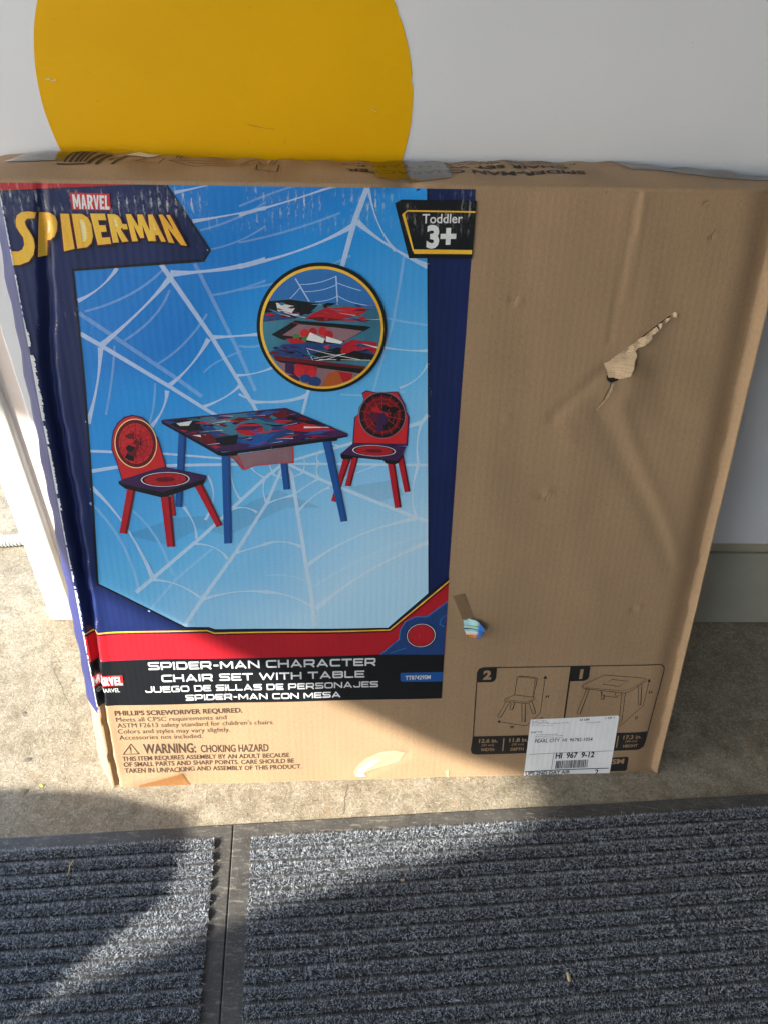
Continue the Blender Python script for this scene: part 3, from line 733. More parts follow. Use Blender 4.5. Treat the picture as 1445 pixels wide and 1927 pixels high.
# ---- logo
lg = Sheet()
LQ = [('S', [(92, 402), (200, 404), (58, 690), (192, 655)]), ('P', [(205, 403), (325, 410), (203, 648), (316, 627)]), ('I', [(330, 410), (378, 412), (352, 615), (410, 600)]),
      ('D', [(385, 411), (500, 415), (418, 600), (522, 584)]), ('E', [(487, 410), (580, 412), (530, 580), (612, 570)]), ('R', [(582, 412), (656, 415), (612, 568), (704, 560)]),
      ('-', [(664, 466), (692, 468), (670, 494), (698, 493)]), ('M', [(680, 412), (784, 415), (714, 560), (852, 556)]), ('A', [(784, 414), (856, 415), (820, 556), (912, 562)]), ('N', [(862, 414), (930, 417), (914, 562), (1028, 586)])]
OUT = {
 'P': [[(0, 0), (0, 1), (.6, 1), (.88, .93), (1, .78), (1, .58), (.88, .44), (.6, .36), (.42, .36), (.42, 0)], [(.42, .52), (.42, .83), (.54, .83), (.62, .76), (.62, .6), (.54, .52)]],
 'I': [[(0, 0), (0, 1), (1, 1), (1, 0)]], '-': [[(0, 0), (0, 1), (1, 1), (1, 0)]],
 'D': [[(0, 0), (0, 1), (.55, 1), (.85, .9), (1, .7), (1, .3), (.85, .1), (.55, 0)], [(.36, .17), (.36, .83), (.5, .83), (.62, .74), (.66, .62), (.66, .38), (.62, .26), (.5, .17)]],
 'E': [[(0, 0), (0, 1), (1, 1), (1, .8), (.42, .8), (.42, .61), (.86, .61), (.86, .41), (.42, .41), (.42, .2), (1, .2), (1, 0)]],
 'R': [[(0, 0), (0, 1), (.6, 1), (.88, .94), (1, .82), (1, .64), (.9, .52), (.74, .46), (1.04, 0), (.64, 0), (.44, .38), (.38, .38), (.38, 0)], [(.38, .55), (.38, .83), (.52, .83), (.6, .77), (.6, .61), (.52, .55)]],
 'M': [[(0, 0), (0, 1), (.3, 1), (.5, .52), (.7, 1), (1, 1), (1, 0), (.76, 0), (.76, .62), (.58, .12), (.42, .12), (.24, .62), (.24, 0)]],
 'A': [[(0, 0), (.32, 1), (.68, 1), (1, 0), (.70, 0), (.63, .24), (.37, .24), (.30, 0)], [(.43, .42), (.5, .74), (.57, .42)]],
 'N': [[(0, 0), (0, 1), (.32, 1), (.70, .44), (.70, 1), (1, 1), (1, 0), (.68, 0), (.30, .56), (.30, 0)]],
 'V': [[(0, 1), (.32, 1), (.5, .36), (.68, 1), (1, 1), (.66, 0), (.34, 0)]],
 'L': [[(0, 0), (0, 1), (.42, 1), (.42, .22), (1, .22), (1, 0)]],
}
def quad_letter(sh, ch, q, mat, lv, outline=()):
    TL, TR, BL, BR = [np.array(p, float) for p in q]
    f = lambda x, y: tuple((BL*(1-x)+BR*x)*(1-y)+(TL*(1-x)+TR*x)*y)
    loops = [[f(*p) for p in lp] for lp in OUT[ch]]
    draw_loops(sh, loops, mat, lv, outline)
def draw_loops(sh, loops, mat, lv, outline):
    for wd, m, l2, dx, dy in outline:
        for lp in loops[:1]:
            sh.px([(x+dx, y+dy) for x, y in lp], m, l2); sh.line([(x+dx, y+dy) for x, y in lp], wd, m, l2-.5, closed=True)
    uv = [Fs(lp) for lp in loops]; flat = [p for lp in uv for p in lp]
    sh.k += 1
    for t in tessellate_polygon([[Vector((x, y, 0)) for x, y in lp] for lp in uv]): sh.items.append((tuple(flat[k] for k in t), mat, lv+.004*(sh.k % 40)))
for i, (ch, q) in enumerate(LQ):
    ol = ((5.5, 'black', 14+i*.15, 2.2, 2.4), (3.6, 'dark_red', 17+i*.15, .3, .3), (.6, 'cream', 19.2+i*.15, 0, 0))
    if ch == 'S':
        S_ = Z1([(198, 405), (160, 399), (122, 403), (98, 420), (90, 450), (94, 482), (112, 512), (132, 540), (138, 578), (126, 606), (104, 617), (70, 616), (58, 690), (112, 687), (160, 668), (186, 632), (194, 588), (186, 545), (165, 508), (145, 478), (138, 455), (150, 436), (192, 434)])
        draw_loops(lg, [S_], 'yellow', 22, ol)
    else:
        (a0, b0), (a1, b1), (c0, d0), (c1, d1) = q; k_ = .075 if ch not in 'I-' else .04
        q = [(a0+(a1-a0)*k_, b0+(b1-b0)*k_), (a1-(a1-a0)*k_, b1-(b1-b0)*k_), (c0+(c1-c0)*k_, d0+(d1-d0)*k_), (c1-(c1-c0)*k_, d1-(d1-d0)*k_)]
        quad_letter(lg, ch, Z1(q), 'yellow', 22+i*.1, ol)
lg.build('logo_lettering', panel)
mt = Sheet(); mt.px(Z1([(380, 296), (598, 302), (606, 392), (395, 390)]), 'bright_red', 14)
mq = Z1([(392, 305), (598, 312), (402, 384), (600, 388)])
def fit_word(sh, word, q, mat, lv, bold, gap=.0):
    TL, TR, BL, BR = [np.array(p, float) for p in q]; n = len(word); wts = [{'I': .5, 'M': 1.3, 'E': .85, 'L': .8}.get(c, 1) for c in word]; tot = sum(wts); a = 0
    for c, wt in zip(word, wts):
        b = a+wt/tot; aa = a+gap; bb = b-gap
        quad_letter(sh, c, [TL+(TR-TL)*aa, TL+(TR-TL)*bb, BL+(BR-BL)*aa, BL+(BR-BL)*bb], mat, lv); a = b
fit_word(mt, 'MARVEL', mq, 'white', 16, .03, .009)
mt.build('brand_tag', panel)
mt = Sheet(); mt.px([(170, 1272), (230, 1270), (233, 1289.5), (174, 1292)], 'bright_red', 14)
fit_word(mt, 'MARVEL', [(172, 1274), (229, 1272.5), (176, 1290), (231.5, 1288)], 'white', 16, .03, .009)
text(mt, '©MARVEL', (182, 1303), (226, 1301.6), 7.2, 'white', 14)
mt.build('brand_tag', panel)

# ---- age badge
ab = Sheet(); ab.px(Z2([(845, 352), (880, 332), (1290, 337), (1281, 430), (1264, 652), (920, 650)]), 'black', 14)
ab.line(Z2([(1281, 399), (912, 393), (891, 411), (945, 612)]), 2.6, 'yellow', 16)
ab.px(Z2([(941, 602), (1264, 605), (1262, 628), (948, 626)]), 'yellow', 16)
text(ab, 'Toddler', (793.5, 419.3), (869, 418.5), 17, 'white', 17, .012); text(ab, '3+', (801, 464), (856, 463.5), 38.5, 'white', 17, .045)
ab.build('age_badge', panel)

# ---- title band
tb = Sheet(); tb.px([(140, 1247), (321, 1239), (500, 1236), (715, 1229), (834, 1228.5), (829.5, 1312), (600, 1317), (204, 1328), (160, 1331)], 'black', 4)
tb.px(ZB([(975, 749), (1226, 745), (1222, 802), (980, 803), (970, 795), (969, 757)]), 'blue', 6)
text(tb, 'TT87429SM', (761, 1276.5), (808, 1275), 7.2, 'title', 8, .02)
tb.build('title_band', panel)
tl = Sheet()
wide_text(tl, 'SPIDER-MAN CHARACTER', (280, 1260), (706.5, 1249.5), 14.6, 'title', 8)
wide_text(tl, 'CHAIR SET WITH TABLE', (305, 1282.5), (685, 1272.3), 13.6, 'title', 8)
wide_text(tl, 'JUEGO DE SILLAS DE PERSONAJES', (274, 1302.6), (710.5, 1290.5), 11.6, 'title', 8)
wide_text(tl, 'SPIDER-MAN CON MESA', (350, 1317.5), (640.5, 1310), 11, 'title', 8)
tl.build('title_lettering', panel)

# ---- round badge (plain disc), lower right of the print
rb = Sheet(); rb.px(ZB([(850, 640), (962, 548), (970, 490), (1000, 440), (1060, 410), (1130, 408), (1252, 318), (1233, 640)]), 'badge_blue', 5)
rb.line(ZB([(850, 640), (962, 548), (970, 490), (1000, 440), (1060, 410), (1130, 408), (1252, 318)]), 2.6, 'blue_lit', 7)
rb.line(ZB([(1236, 470), (1205, 455), (1215, 420), (1250, 395)]), 2, 'blue_lit', 7); rb.line(ZB([(905, 632), (1000, 600)]), 2, 'blue_lit', 7)
cc = ZB([(1094, 523)])[0]
for r, m in ((.0205, 'badge_blue'), (.0188, 'black'), (.0178, 'title'), (.0170, 'black'), (.0160, 'red')): rb.poly(circle(cc, r), m, 9+ (.0205-r)*500)
rb.build('round_badge', panel)

# ---- printed table and chairs
def legpoly(sh, pts, m, m2, lv):
    sh.px(pts, m, lv)
    a, b, c, d = [np.array(p, float) for p in pts]
    sh.px([tuple(b), tuple(b*.72+a*.28), tuple(c*.72+d*.28), tuple(c)], m2, lv+.6)
def chair(name, back, disc, seat, thick, embl, legs, order):
    s = Sheet()
    for l in legs: legpoly(s, l, 'red', 'dark_red', 11)
    c = np.mean(np.array(back), axis=0)
    s.px(back, 'purple', 13); s.px([tuple(c+(np.array(p)-c)*.945) for p in back], 'bright_red', 14)
    (cx, cy), rx, ry, rot = disc
    s.px(ellipse_px((cx, cy), rx, ry, rot=rot), 'cream' if order == 0 else 'pink_mesh', 15); s.px(ellipse_px((cx, cy), rx*.955, ry*.965, rot=rot), 'dark_red' if order == 0 else 'black', 16)
    s.px(ellipse_px((cx, cy), rx*.80, ry*.82, rot=rot), 'bright_red' if order == 0 else 'dark_red', 17)
    s.px(ellipse_px((cx+rx*.1, cy+ry*.12), rx*.5, ry*.52, rot=rot), 'red' if order == 0 else 'black', 18)
    g = random.Random(11+order)
    hull = Fs(ellipse_px((cx, cy), rx*.93, ry*.94, rot=rot)); web_m = 'black' if order == 0 else 'bright_red'
    for j in range(14):                                # printed web lines and colour splashes on the round picture
        a = 2*math.pi*j/14+.2; s.line([(cx+rx*.12*math.cos(a), cy+ry*.12*math.sin(a)), (cx+rx*.9*math.cos(a), cy+ry*.9*math.sin(a))], .8, web_m, 18.1)
    for rr_ in (.35, .55, .75):
        s.line([(cx+rx*rr_*(1-.08*(j % 2))*math.cos(math.pi*j/14+.2), cy+ry*rr_*(1-.08*(j % 2))*math.sin(math.pi*j/14+.2)) for j in range(28)], .7, web_m, 18.2, closed=True)
    for j in range(16):
        a = g.uniform(0, 6.3); r0 = g.uniform(0, .6); x0, y0 = cx+rx*r0*math.cos(a), cy+ry*r0*math.sin(a)
        pl = clip_convex(Fs([(x0+g.uniform(.10, .34)*rx*math.cos(a+t*1.05), y0+g.uniform(.08, .22)*ry*math.sin(a+t*1.05)) for t in range(6)]), hull)
        if len(pl) > 2: s.poly(pl, g.choice(['bright_red', 'dark_red', 'red', 'black', 'dark_red'] if order == 0 else ['black', 'dark_red', 'black', 'purple', 'red']), 18.4+j*.08)
    s.px(thick, 'black', 19.8); s.px(seat, 'purple', 20.2)
    (ex, ey), ax, ay, rt_ = embl
    s.px(ellipse_px((ex, ey), ax, ay, rot=rt_), 'white', 21); s.px(ellipse_px((ex, ey), ax*.95, ay*.93, rot=rt_), 'black', 22); s.px(ellipse_px((ex, ey), ax*.86, ay*.84, rot=rt_), 'red', 23)
    s.px(ellipse_px((ex, ey), ax*.40, ay*.34, rot=rt_), 'dark_red', 24)
    for j in range(10): a = .3+2*math.pi*j/10; s.line([(ex+ax*.4*math.cos(a), ey+ay*.36*math.sin(a)), (ex+ax*.82*math.cos(a), ey+ay*.8*math.sin(a))], .8, 'dark_red', 24)
    return s.build(name, panel)
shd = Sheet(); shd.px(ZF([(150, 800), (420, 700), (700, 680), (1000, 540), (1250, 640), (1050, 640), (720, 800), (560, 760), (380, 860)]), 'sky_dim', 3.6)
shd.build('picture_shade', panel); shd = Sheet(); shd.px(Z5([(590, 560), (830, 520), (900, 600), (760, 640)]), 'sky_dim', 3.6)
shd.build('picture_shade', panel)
chair('chair_picture', ZF([(122, 496), (88, 380), (62, 318), (62, 262), (72, 205), (95, 165), (130, 132), (180, 118), (235, 130), (270, 160), (295, 195), (305, 228), (325, 245), (376, 418), (250, 455)]),
      (ZF([(200, 280)])[0], 120*.332, 140*.332, -.12), ZF([(103, 492), (376, 414), (600, 460), (600, 475), (350, 555), (125, 508)]), ZF([(103, 492), (103, 508), (140, 535), (340, 583), (375, 580), (585, 505), (600, 470), (350, 550)]),
      (ZF([(367, 482)])[0], 138*.332, 41*.332, -.03),
      [ZF([(150, 540), (198, 545), (150, 793), (105, 790)]), ZF([(398, 560), (412, 560), (428, 688), (405, 690)]), ZF([(340, 580), (398, 578), (421, 864), (376, 866)]), ZF([(528, 512), (578, 505), (692, 738), (657, 751)])], 0)
chair('chair_picture', Z5([(614, 330), (625, 180), (645, 165), (650, 130), (676, 85), (665, 50), (690, 35), (740, 46), (860, 42), (880, 80), (900, 115), (906, 150), (922, 180), (912, 335)]),
      (Z5([(775, 170)])[0], 128*.346, 126*.346, 0), Z5([(550, 380), (622, 318), (906, 338), (860, 412), (845, 414)]), Z5([(550, 380), (552, 398), (560, 408), (610, 408), (620, 398), (780, 412), (795, 430), (845, 434), (862, 425), (906, 350), (860, 408)]),
      (Z5([(731, 361)])[0], 116*.346, 30*.346, .03),
      [Z5([(612, 400), (648, 400), (606, 555), (574, 553)]), Z5([(855, 400), (890, 385), (926, 582), (895, 587)]), Z5([(565, 405), (608, 405), (525, 640), (500, 634)]), Z5([(803, 425), (843, 430), (878, 668), (842, 672)])], 1)
s = Sheet()
for l in (ZF([(442, 218), (487, 228), (462, 640), (423, 637)]), ZF([(1005, 290), (1050, 288), (1072, 535), (1035, 538)])): legpoly(s, l, 'blue', 'badge_blue', 11)
s.px(ZF([(735, 345), (775, 335), (800, 425), (815, 428), (870, 402), (1010, 388), (1088, 385), (1088, 290)]), 'pink_mesh', 12)
s.line(ZF([(735, 352), (780, 385), (815, 426), (870, 402), (1010, 388), (1090, 385), (1086, 292)]), 2, 'bright_red', 12.6); s.line(ZF([(775, 340), (815, 426)]), 2, 'bright_red', 12.6)
for l in (ZF([(685, 345), (735, 348), (744, 840), (700, 843)]), ZF([(1255, 268), (1305, 262), (1394, 712), (1357, 718)])): legpoly(s, l, 'blue', 'badge_blue', 13)
s.px(ZF([(343, 152), (350, 170), (640, 330), (665, 345), (690, 350), (770, 345), (780, 332), (1260, 268), (1335, 262), (1340, 250), (1398, 238), (1398, 225), (690, 330)]), 'black', 14)
s.px(ZF([(343, 152), (355, 145), (1045, 75), (1060, 80), (1398, 222), (1392, 232), (740, 322), (690, 326), (655, 322)]), 'purple', 16)
TOPP = Fs(ZF([(360, 154), (1042, 82), (1380, 222), (700, 316), (660, 312)]))
def tclip(pts, m, lv, sheet, hull):
    q = clip_convex(Fs(pts), hull)
    if len(q) > 2: sheet.poly(q, m, lv)
tclip(ZF([(340, 150), (700, 110), (640, 200), (450, 210)]), 'black', 17, s, TOPP)
tclip(ZF(ellipse_px((830, 190), 270, 92, rot=.12)), 'badge_blue', 18, s, TOPP); tclip(ZF(ellipse_px((800, 180), 170, 60, rot=.1)), 'teal', 19, s, TOPP)
for pts, m in (([(560, 130), (900, 95), (760, 150), (600, 170)], 'teal'), ([(760, 260), (1000, 215), (900, 290)], 'blue'), ([(1020, 185), (1160, 160), (1330, 200), (1240, 215), (1100, 205)], 'red'), ([(1150, 180), (1360, 185), (1150, 190)], 'white'),
               ([(500, 232), (620, 225), (680, 262), (600, 285), (520, 250)], 'dark_red'), ([(520, 232), (600, 228), (570, 243)], 'white'), ([(640, 250), (780, 225), (770, 280), (690, 290)], 'black'), ([(430, 165), (520, 150), (500, 178), (450, 180)], 'title'),
               ([(860, 115), (1040, 92), (1080, 120), (960, 140)], 'dark_red'), ([(1050, 110), (1180, 150), (1060, 150)], 'black')):
    tclip(ZF(pts), m, 20, s, TOPP)
tclip(ZF(ellipse_px((845, 195), 78, 36)), 'red', 21, s, TOPP); tclip(ZF(ellipse_px((840, 184), 52, 18)), 'bright_red', 22, s, TOPP)
g = random.Random(4)
for j in range(70):                                    # busy printed splashes and streaks
    x0, y0 = g.uniform(380, 1340), g.uniform(95, 310); L = g.uniform(18, 90); a = g.uniform(-.5, .25); hw = g.uniform(3, 13)
    tclip(ZF([(x0-L*math.cos(a), y0-L*math.sin(a)*.5), (x0-g.uniform(0, .4)*L, y0-hw), (x0+L*math.cos(a), y0+L*math.sin(a)*.5), (x0+g.uniform(-.3, .3)*L, y0+hw)]), g.choice(['black', 'dark_red', 'red', 'badge_blue', 'teal', 'black', 'purple', 'blue', 'bright_red']), 21.6+j*.03, s, TOPP)
for j in range(22):
    x0, y0 = g.uniform(420, 1300), g.uniform(110, 290); L = g.uniform(40, 160); a = g.uniform(-.45, .1)
    tclip(ZF([(x0, y0), (x0+L*math.cos(a), y0+L*math.sin(a)*.5), (x0+L*math.cos(a), y0+L*math.sin(a)*.5+2.6)]), g.choice(['white', 'title', 'pink_mesh', 'web', 'bright_red']), 24.5+j*.03, s, TOPP)
s.build('table_picture', panel)

# ---- round inset picture
ins = Sheet(); ic = ZI([(728, 741)])[0]; HULL = circle(ic, .0600, 64)
for r, m in ((.0655, 'black'), (.0622, 'yellow')): ins.poly(circle(ic, r, 72), m, 24+(.0655-r)*500)
ins.poly(circle(ic, .0594, 72), 'blue_lit', 27)
HULL = circle(ic, .0594, 72)
def ip(pts, m, lv): tclip(ZI(pts), m, lv, ins, HULL)
for P in ([(440, 190), (595, 445)], [(880, 160), (897, 470)]): ins.line(ZI(P), 2.4, 'web', 28)
for a, c, b in (((490, 255), (700, 255), (880, 165)), ((540, 332), (740, 330), (885, 255)), ((660, 440), (820, 430), (890, 380)), ((890, 235), (1000, 280), (1150, 320)), ((900, 375), (1040, 470), (1270, 480)), ((380, 410), (450, 340), (490, 290))):
    ins.line(ZI(curve3(a, c, b)), 1.3, 'web', 28)
ip([(100, 440), (240, 425), (380, 412), (800, 465), (1180, 495), (1400, 530), (1400, 1200), (1190, 1175), (200, 1065), (80, 1000)], 'teal', 29)
ip([(100, 440), (380, 415), (700, 460), (620, 540), (440, 620), (60, 660)], 'black', 30)
ip([(230, 450), (450, 490), (400, 560), (500, 590), (430, 590), (250, 540)], 'title', 31); ip([(100, 560), (300, 540), (430, 620), (80, 650)], 'badge_blue', 31)
ip([(540, 620), (640, 560), (760, 510), (1000, 495), (1180, 510), (1210, 545), (1130, 580), (1200, 620), (1210, 650), (700, 640)], 'red', 32)
ip(ellipse_px((1030, 538), 150, 34), 'bright_red', 33); ip([(560, 615), (700, 600), (1000, 640), (700, 650)], 'dark_red', 33)
ip([(180, 795), (440, 640), (1180, 700), (1260, 715), (950, 880), (930, 900), (600, 880), (300, 850)], 'black', 33)
ip([(300, 800), (480, 680), (900, 720), (1170, 755), (980, 860), (700, 850)], 'pink_mesh', 34)
for (x, y), r, m in (((540, 780), 48, 'bright_red'), ((630, 765), 46, 'red'), ((735, 755), 46, 'bright_red'), ((800, 800), 50, 'red'), ((450, 820), 36, 'green'), ((540, 840), 30, 'green')): ip(ellipse_px((x, y), r, r, 20), m, 35)
ip([(560, 850), (600, 768), (760, 840), (740, 885)], 'white', 36); ip([(770, 870), (775, 810), (955, 870), (930, 895)], 'white', 36)
ip([(330, 840), (480, 830), (560, 880), (400, 890)], 'red', 36)
ip([(130, 1010), (300, 900), (600, 880), (950, 905), (1320, 900), (1320, 1070), (1000, 1060), (800, 1075), (200, 1020)], 'badge_blue', 37)
ip([(600, 1010), (900, 930), (1320, 1020), (1320, 1070), (900, 1080), (640, 1070)], 'black', 38)
ip([(925, 985), (960, 890), (1050, 850), (1320, 880), (1320, 1020), (1230, 960), (1080, 965), (980, 1005)], 'red', 39); ip([(1150, 890), (1330, 925), (1330, 945)], 'title', 40)
ip([(740, 930), (800, 890), (830, 925), (790, 950)], 'bright_red', 39)
for P in ([(570, 960), (635, 1075), (780, 1060), (960, 1000)], [(640, 1050), (980, 1000)], [(700, 1060), (1250, 1070)], [(560, 940), (800, 1000), (1140, 1065)]): ins.line(ZI(P), 1.1, 'title', 40)
ip([(190, 1015), (640, 1070), (1200, 1140), (1200, 1180), (230, 1080)], 'dark_red', 40); ip([(220, 1068), (640, 1110), (1210, 1165), (1150, 1215), (1060, 1200), (280, 1095)], 'black', 41)
ip([(230, 1075), (700, 1125), (1130, 1195), (1000, 1330), (700, 1400), (400, 1300)], 'pink_mesh', 40.4)
ip([(330, 1090), (420, 1100), (450, 1240), (330, 1200)], 'purple', 42); ip([(440, 1105), (680, 1140), (660, 1240), (430, 1200)], 'red', 42); ip(ellipse_px((480, 1190), 55, 50, 20), 'bright_red', 43); ip(ellipse_px((620, 1205), 50, 40, 20), 'bright_red', 43)
ip(ellipse_px((550, 1265), 60, 45, 20), 'badge_blue', 43); ip(ellipse_px((650, 1300), 70, 55, 20), 'badge_blue', 43.5); ip([(720, 1360), (790, 1210), (900, 1180), (950, 1300), (850, 1400)], 'orange', 43); ip([(900, 1185), (1060, 1215), (1040, 1290), (940, 1310)], 'red', 42.5)
ip(ellipse_px((400, 1275), 90, 45, 20), 'purple', 42.4)
g = random.Random(9)
for j in range(60):
    x0, y0 = g.uniform(150, 1300), g.uniform(455, 640) if j % 2 else g.uniform(900, 1060); L = g.uniform(25, 110); a = g.uniform(-.2, .45); hw = g.uniform(5, 20)
    ip([(x0-L, y0-L*a), (x0-g.uniform(0, .4)*L, y0-hw), (x0+L, y0+L*a), (x0+g.uniform(-.3, .3)*L, y0+hw)], g.choice(['black', 'dark_red', 'red', 'badge_blue', 'teal', 'black', 'purple', 'blue']), 33.2+j*.03 if j % 2 else 39.2+j*.02)
for j in range(14):
    x0, y0 = g.uniform(150, 1200), g.uniform(460, 640); L = g.uniform(60, 220); a = g.uniform(-.1, .3)
    ip([(x0, y0), (x0+L, y0+L*a), (x0+L, y0+L*a+7)], g.choice(['title', 'web', 'pink_mesh', 'bright_red']), 36+j*.03)
ins.build('inset_picture', panel)

# ---- brown printed safety text
wt = Sheet()
text(wt, 'PHILLIPS SCREWDRIVER REQUIRED.', (216, 1347), (456, 1340), 8.6, 'ink', 2, .022)
text(wt, 'Meets all CPSC requirements and', (218.5, 1358.8), (426, 1353), 8.2, 'ink', 2, -.004)
text(wt, 'ASTM F2613 safety standard for children\'s chairs.', (221, 1370), (515, 1361.8), 8.2, 'ink', 2, -.004)
text(wt, 'Colors and styles may vary slightly.', (222, 1381), (433, 1376.2), 8.2, 'ink', 2, -.004)
text(wt, 'Accessories not included.', (224.5, 1392.6), (381, 1388.3), 8.2, 'ink', 2, -.004)
wt.line([(231.5, 1419.5), (246, 1400.5), (261, 1418.5)], 2.4, 'ink', 2, closed=True)
text(wt, '!', (245, 1416), (247.5, 1416), 10, 'ink', 2, .02)
text(wt, 'WARNING:', (271, 1418), (369, 1416), 17.4, 'ink', 2, .02); text(wt, 'CHOKING HAZARD', (378, 1415.6), (505, 1413), 13.4, 'ink', 2, .012)
text(wt, 'THIS ITEM REQUIRES ASSEMBLY BY AN ADULT BECAUSE', (230.6, 1432), (544, 1424.2), 8, 'ink', 2, .012)
text(wt, 'OF SMALL PARTS AND SHARP POINTS. CARE SHOULD BE', (233, 1442.7), (553, 1435), 8, 'ink', 2, .012)
text(wt, 'TAKEN IN UNPACKING AND ASSEMBLY OF THIS PRODUCT.', (235, 1453.8), (567, 1446.2), 8, 'ink', 2, .012)
wt.build('safety_lettering', box)

# ---- dimension diagram
dg = Sheet()
rim = ZC([(200, 118), (1330, 106), (1360, 112), (1377, 130), (1376, 155), (1252, 610), (1240, 640), (1210, 655), (150, 684), (128, 678), (121, 655), (133, 565), (160, 150), (172, 128)])
dg.line(rim, 2.6, 'ink_black', 3, closed=True)
dg.px(ZC([(133, 568), (1264, 543), (1252, 610), (1240, 640), (1210, 655), (150, 684), (128, 678), (121, 655)]), 'ink_black', 3)
dg.line(ZC([(768, 112), (722, 450)]), 4, 'ink_black', 3)
dg.px(ZC([(172, 122), (286, 120), (281, 185), (272, 203), (254, 213), (156, 215), (162, 140)]), 'ink_black', 3.5); dg.px(ZC([(766, 114), (892, 112), (884, 180), (874, 198), (852, 207), (756, 210)]), 'ink_black', 3.5)
text(dg, '2', ZC([(194, 194)])[0], ZC([(247, 192)])[0], 15.5, 'kraft', 6, .05); text(dg, '1', ZC([(818, 190)])[0], ZC([(839, 189)])[0], 15.5, 'kraft', 6, .06)
def ln(pts, w=1.35, closed=False): dg.line(ZC(pts), w, 'ink_black', 3.2, closed=closed)
ln([(400, 296), (418, 180), (428, 173), (540, 183), (547, 190), (522, 312)]); ln([(422, 180), (534, 190), (516, 310)], 1)
ln([(332, 332), (342, 322), (400, 296), (533, 312), (530, 322), (485, 352), (470, 353), (335, 338)], 1.35, True); ln([(345, 328), (480, 344), (525, 315)], 1)
for P in ([(345, 340), (291, 436), (298, 445), (312, 442), (370, 342)], [(378, 346), (369, 388), (376, 394), (388, 392), (402, 348)], [(447, 353), (448, 472), (468, 474), (470, 354)], [(494, 352), (517, 418), (528, 421), (536, 412), (512, 334)]): ln(P)
ln([(598, 178), (566, 415), (475, 500), (292, 471)]); dg.px(ZC([(585, 190), (600, 168), (612, 192)]), 'ink_black', 3.4); dg.px(ZC([(288, 470), (308, 462), (304, 483)]), 'ink_black', 3.4)
ln([(838, 242), (850, 230), (975, 175), (990, 171), (1245, 192), (1257, 203), (1250, 212), (1165, 268), (1140, 282), (1110, 290), (850, 258)], 1.5, True); ln([(860, 252), (1110, 276), (1160, 258), (1240, 208)], 1); ln([(972, 230), (1035, 200), (1138, 212), (1075, 246)], 1.3, True)
for P in ([(868, 262), (804, 415), (812, 425), (825, 423), (886, 264)], [(1097, 290), (1082, 445)], [(1120, 288), (1098, 470), (1090, 475)], [(1204, 240), (1203, 362), (1210, 370), (1220, 366), (1226, 232)], [(970, 278), (961, 325), (967, 332), (978, 330), (985, 300)], [(960, 275), (966, 298), (985, 308), (1060, 318), (1088, 300)], [(1056, 288), (1060, 318)]): ln(P)
ln([(1274, 205), (1236, 370), (1090, 500), (1076, 497)]); dg.px(ZC([(1262, 214), (1276, 196), (1284, 218)]), 'ink_black', 3.4)
for tx, a, b, c in (('H', (600, 316), (621, 315), 5.2), ('H', (1271, 294), (1292, 293), 5.2), ('W', (368, 517), (398, 516), 5.2), ('D', (1181, 460), (1201, 459), 5.2), ('D', (566, 455), (584, 454), 4)):
    text(dg, tx, ZC([a])[0], ZC([b])[0], c, 'ink_black', 3.5, .02)
for tx, a, b, c, bo in (('12.6 in.', (169, 608), (291, 605), 6.6, .03), ('(32 cm)', (187, 631), (265, 629), 4.2, .01), ('WIDTH', (180, 663), (267, 661), 5, .03), ('11.8 in.', (365, 604), (486, 601), 6.6, .03), ('(30 cm)', (382, 627), (459, 625), 4.2, .01), ('DEPTH', (373, 660), (459, 658), 5, .03),
                       ('17.3 in.', (1104, 588), (1224, 584), 6.6, .03), ('(44 cm)', (1119, 609), (1195, 606), 4.2, .01), ('HEIGHT', (1103, 641), (1198, 638), 5, .03)):
    text(dg, tx, ZC([a])[0], ZC([b])[0], c, 'kraft', 6, bo)
dg.px(ZC([(328, 580), (335, 580), (327, 662), (320, 662)]), 'kraft', 6); dg.px(ZC([(1071, 565), (1078, 565), (1064, 642), (1057, 642)]), 'kraft', 6)
dg.px(ZC([(900, 716), (1118, 702), (1134, 702), (1140, 712), (1128, 786), (1116, 793), (880, 802)]), 'ink_black', 3.2)
text(dg, 'SM', ZC([(1030, 748)])[0], ZC([(1108, 744)])[0], 8.6, 'kraft', 6, .04)
dg.build('dimension_diagram', box)

# ---- shipping label
lb = Sheet(); lb.px(ZC([(506, 455), (1070, 433), (1078, 436), (1079, 444), (1014, 822), (458, 840), (503, 462)]), 'label', 12)
lab = lb.build('shipping_label', box)
ll = Sheet()
def lt_(s_, a, b, c, bo=.0, m='ink_black'): text(ll, s_, ZC([a])[0], ZC([b])[0], c, m, 16, bo)
lt_('23 LBS', (820, 464), (885, 462), 3.4, .02); lt_('1 OF 1', (990, 455), (1046, 452), 3.4, .02)
lt_('SHIP TO:', (505, 546), (580, 543), 3.4)
lt_('PEARL CITY  HI  96782-1054', (531, 608), (904, 595), 6, .01); lt_('HI  967  9-12', (665, 712), (915, 702), 10, .03)
lt_('UPS 2ND DAY AIR', (470, 821), (760, 810), 6.0, .02); lt_('2', (919, 814), (941, 813), 8.6, .03)
ll.line(ZC([(494, 684), (1036, 660)]), 1, 'ink_black', 16); ll.line(ZC([(655, 680), (640, 782)]), .9, 'ink_black', 16); ll.line(ZC([(468, 797), (1010, 773)]), 2.6, 'ink_black', 16)
rr = random.Random(5)
for y, x0, x1 in ((466, 512, 610), (476, 512, 620), (485, 510, 750), (497, 510, 645), (477, 862, 960), (556, 540, 680), (567, 535, 712), (580, 533, 714), (834, 480, 780)):
    x = x0                                            # address lines too small and faint to read
    while x < x1:
        l = rr.uniform(6, 20); yy = y-(x-x0)*.035; ll.line(ZC([(x, yy), (min(x+l, x1), yy-l*.035)]), rr.uniform(.9, 1.5), 'ink_grey', 16); x += l+rr.uniform(3, 8)
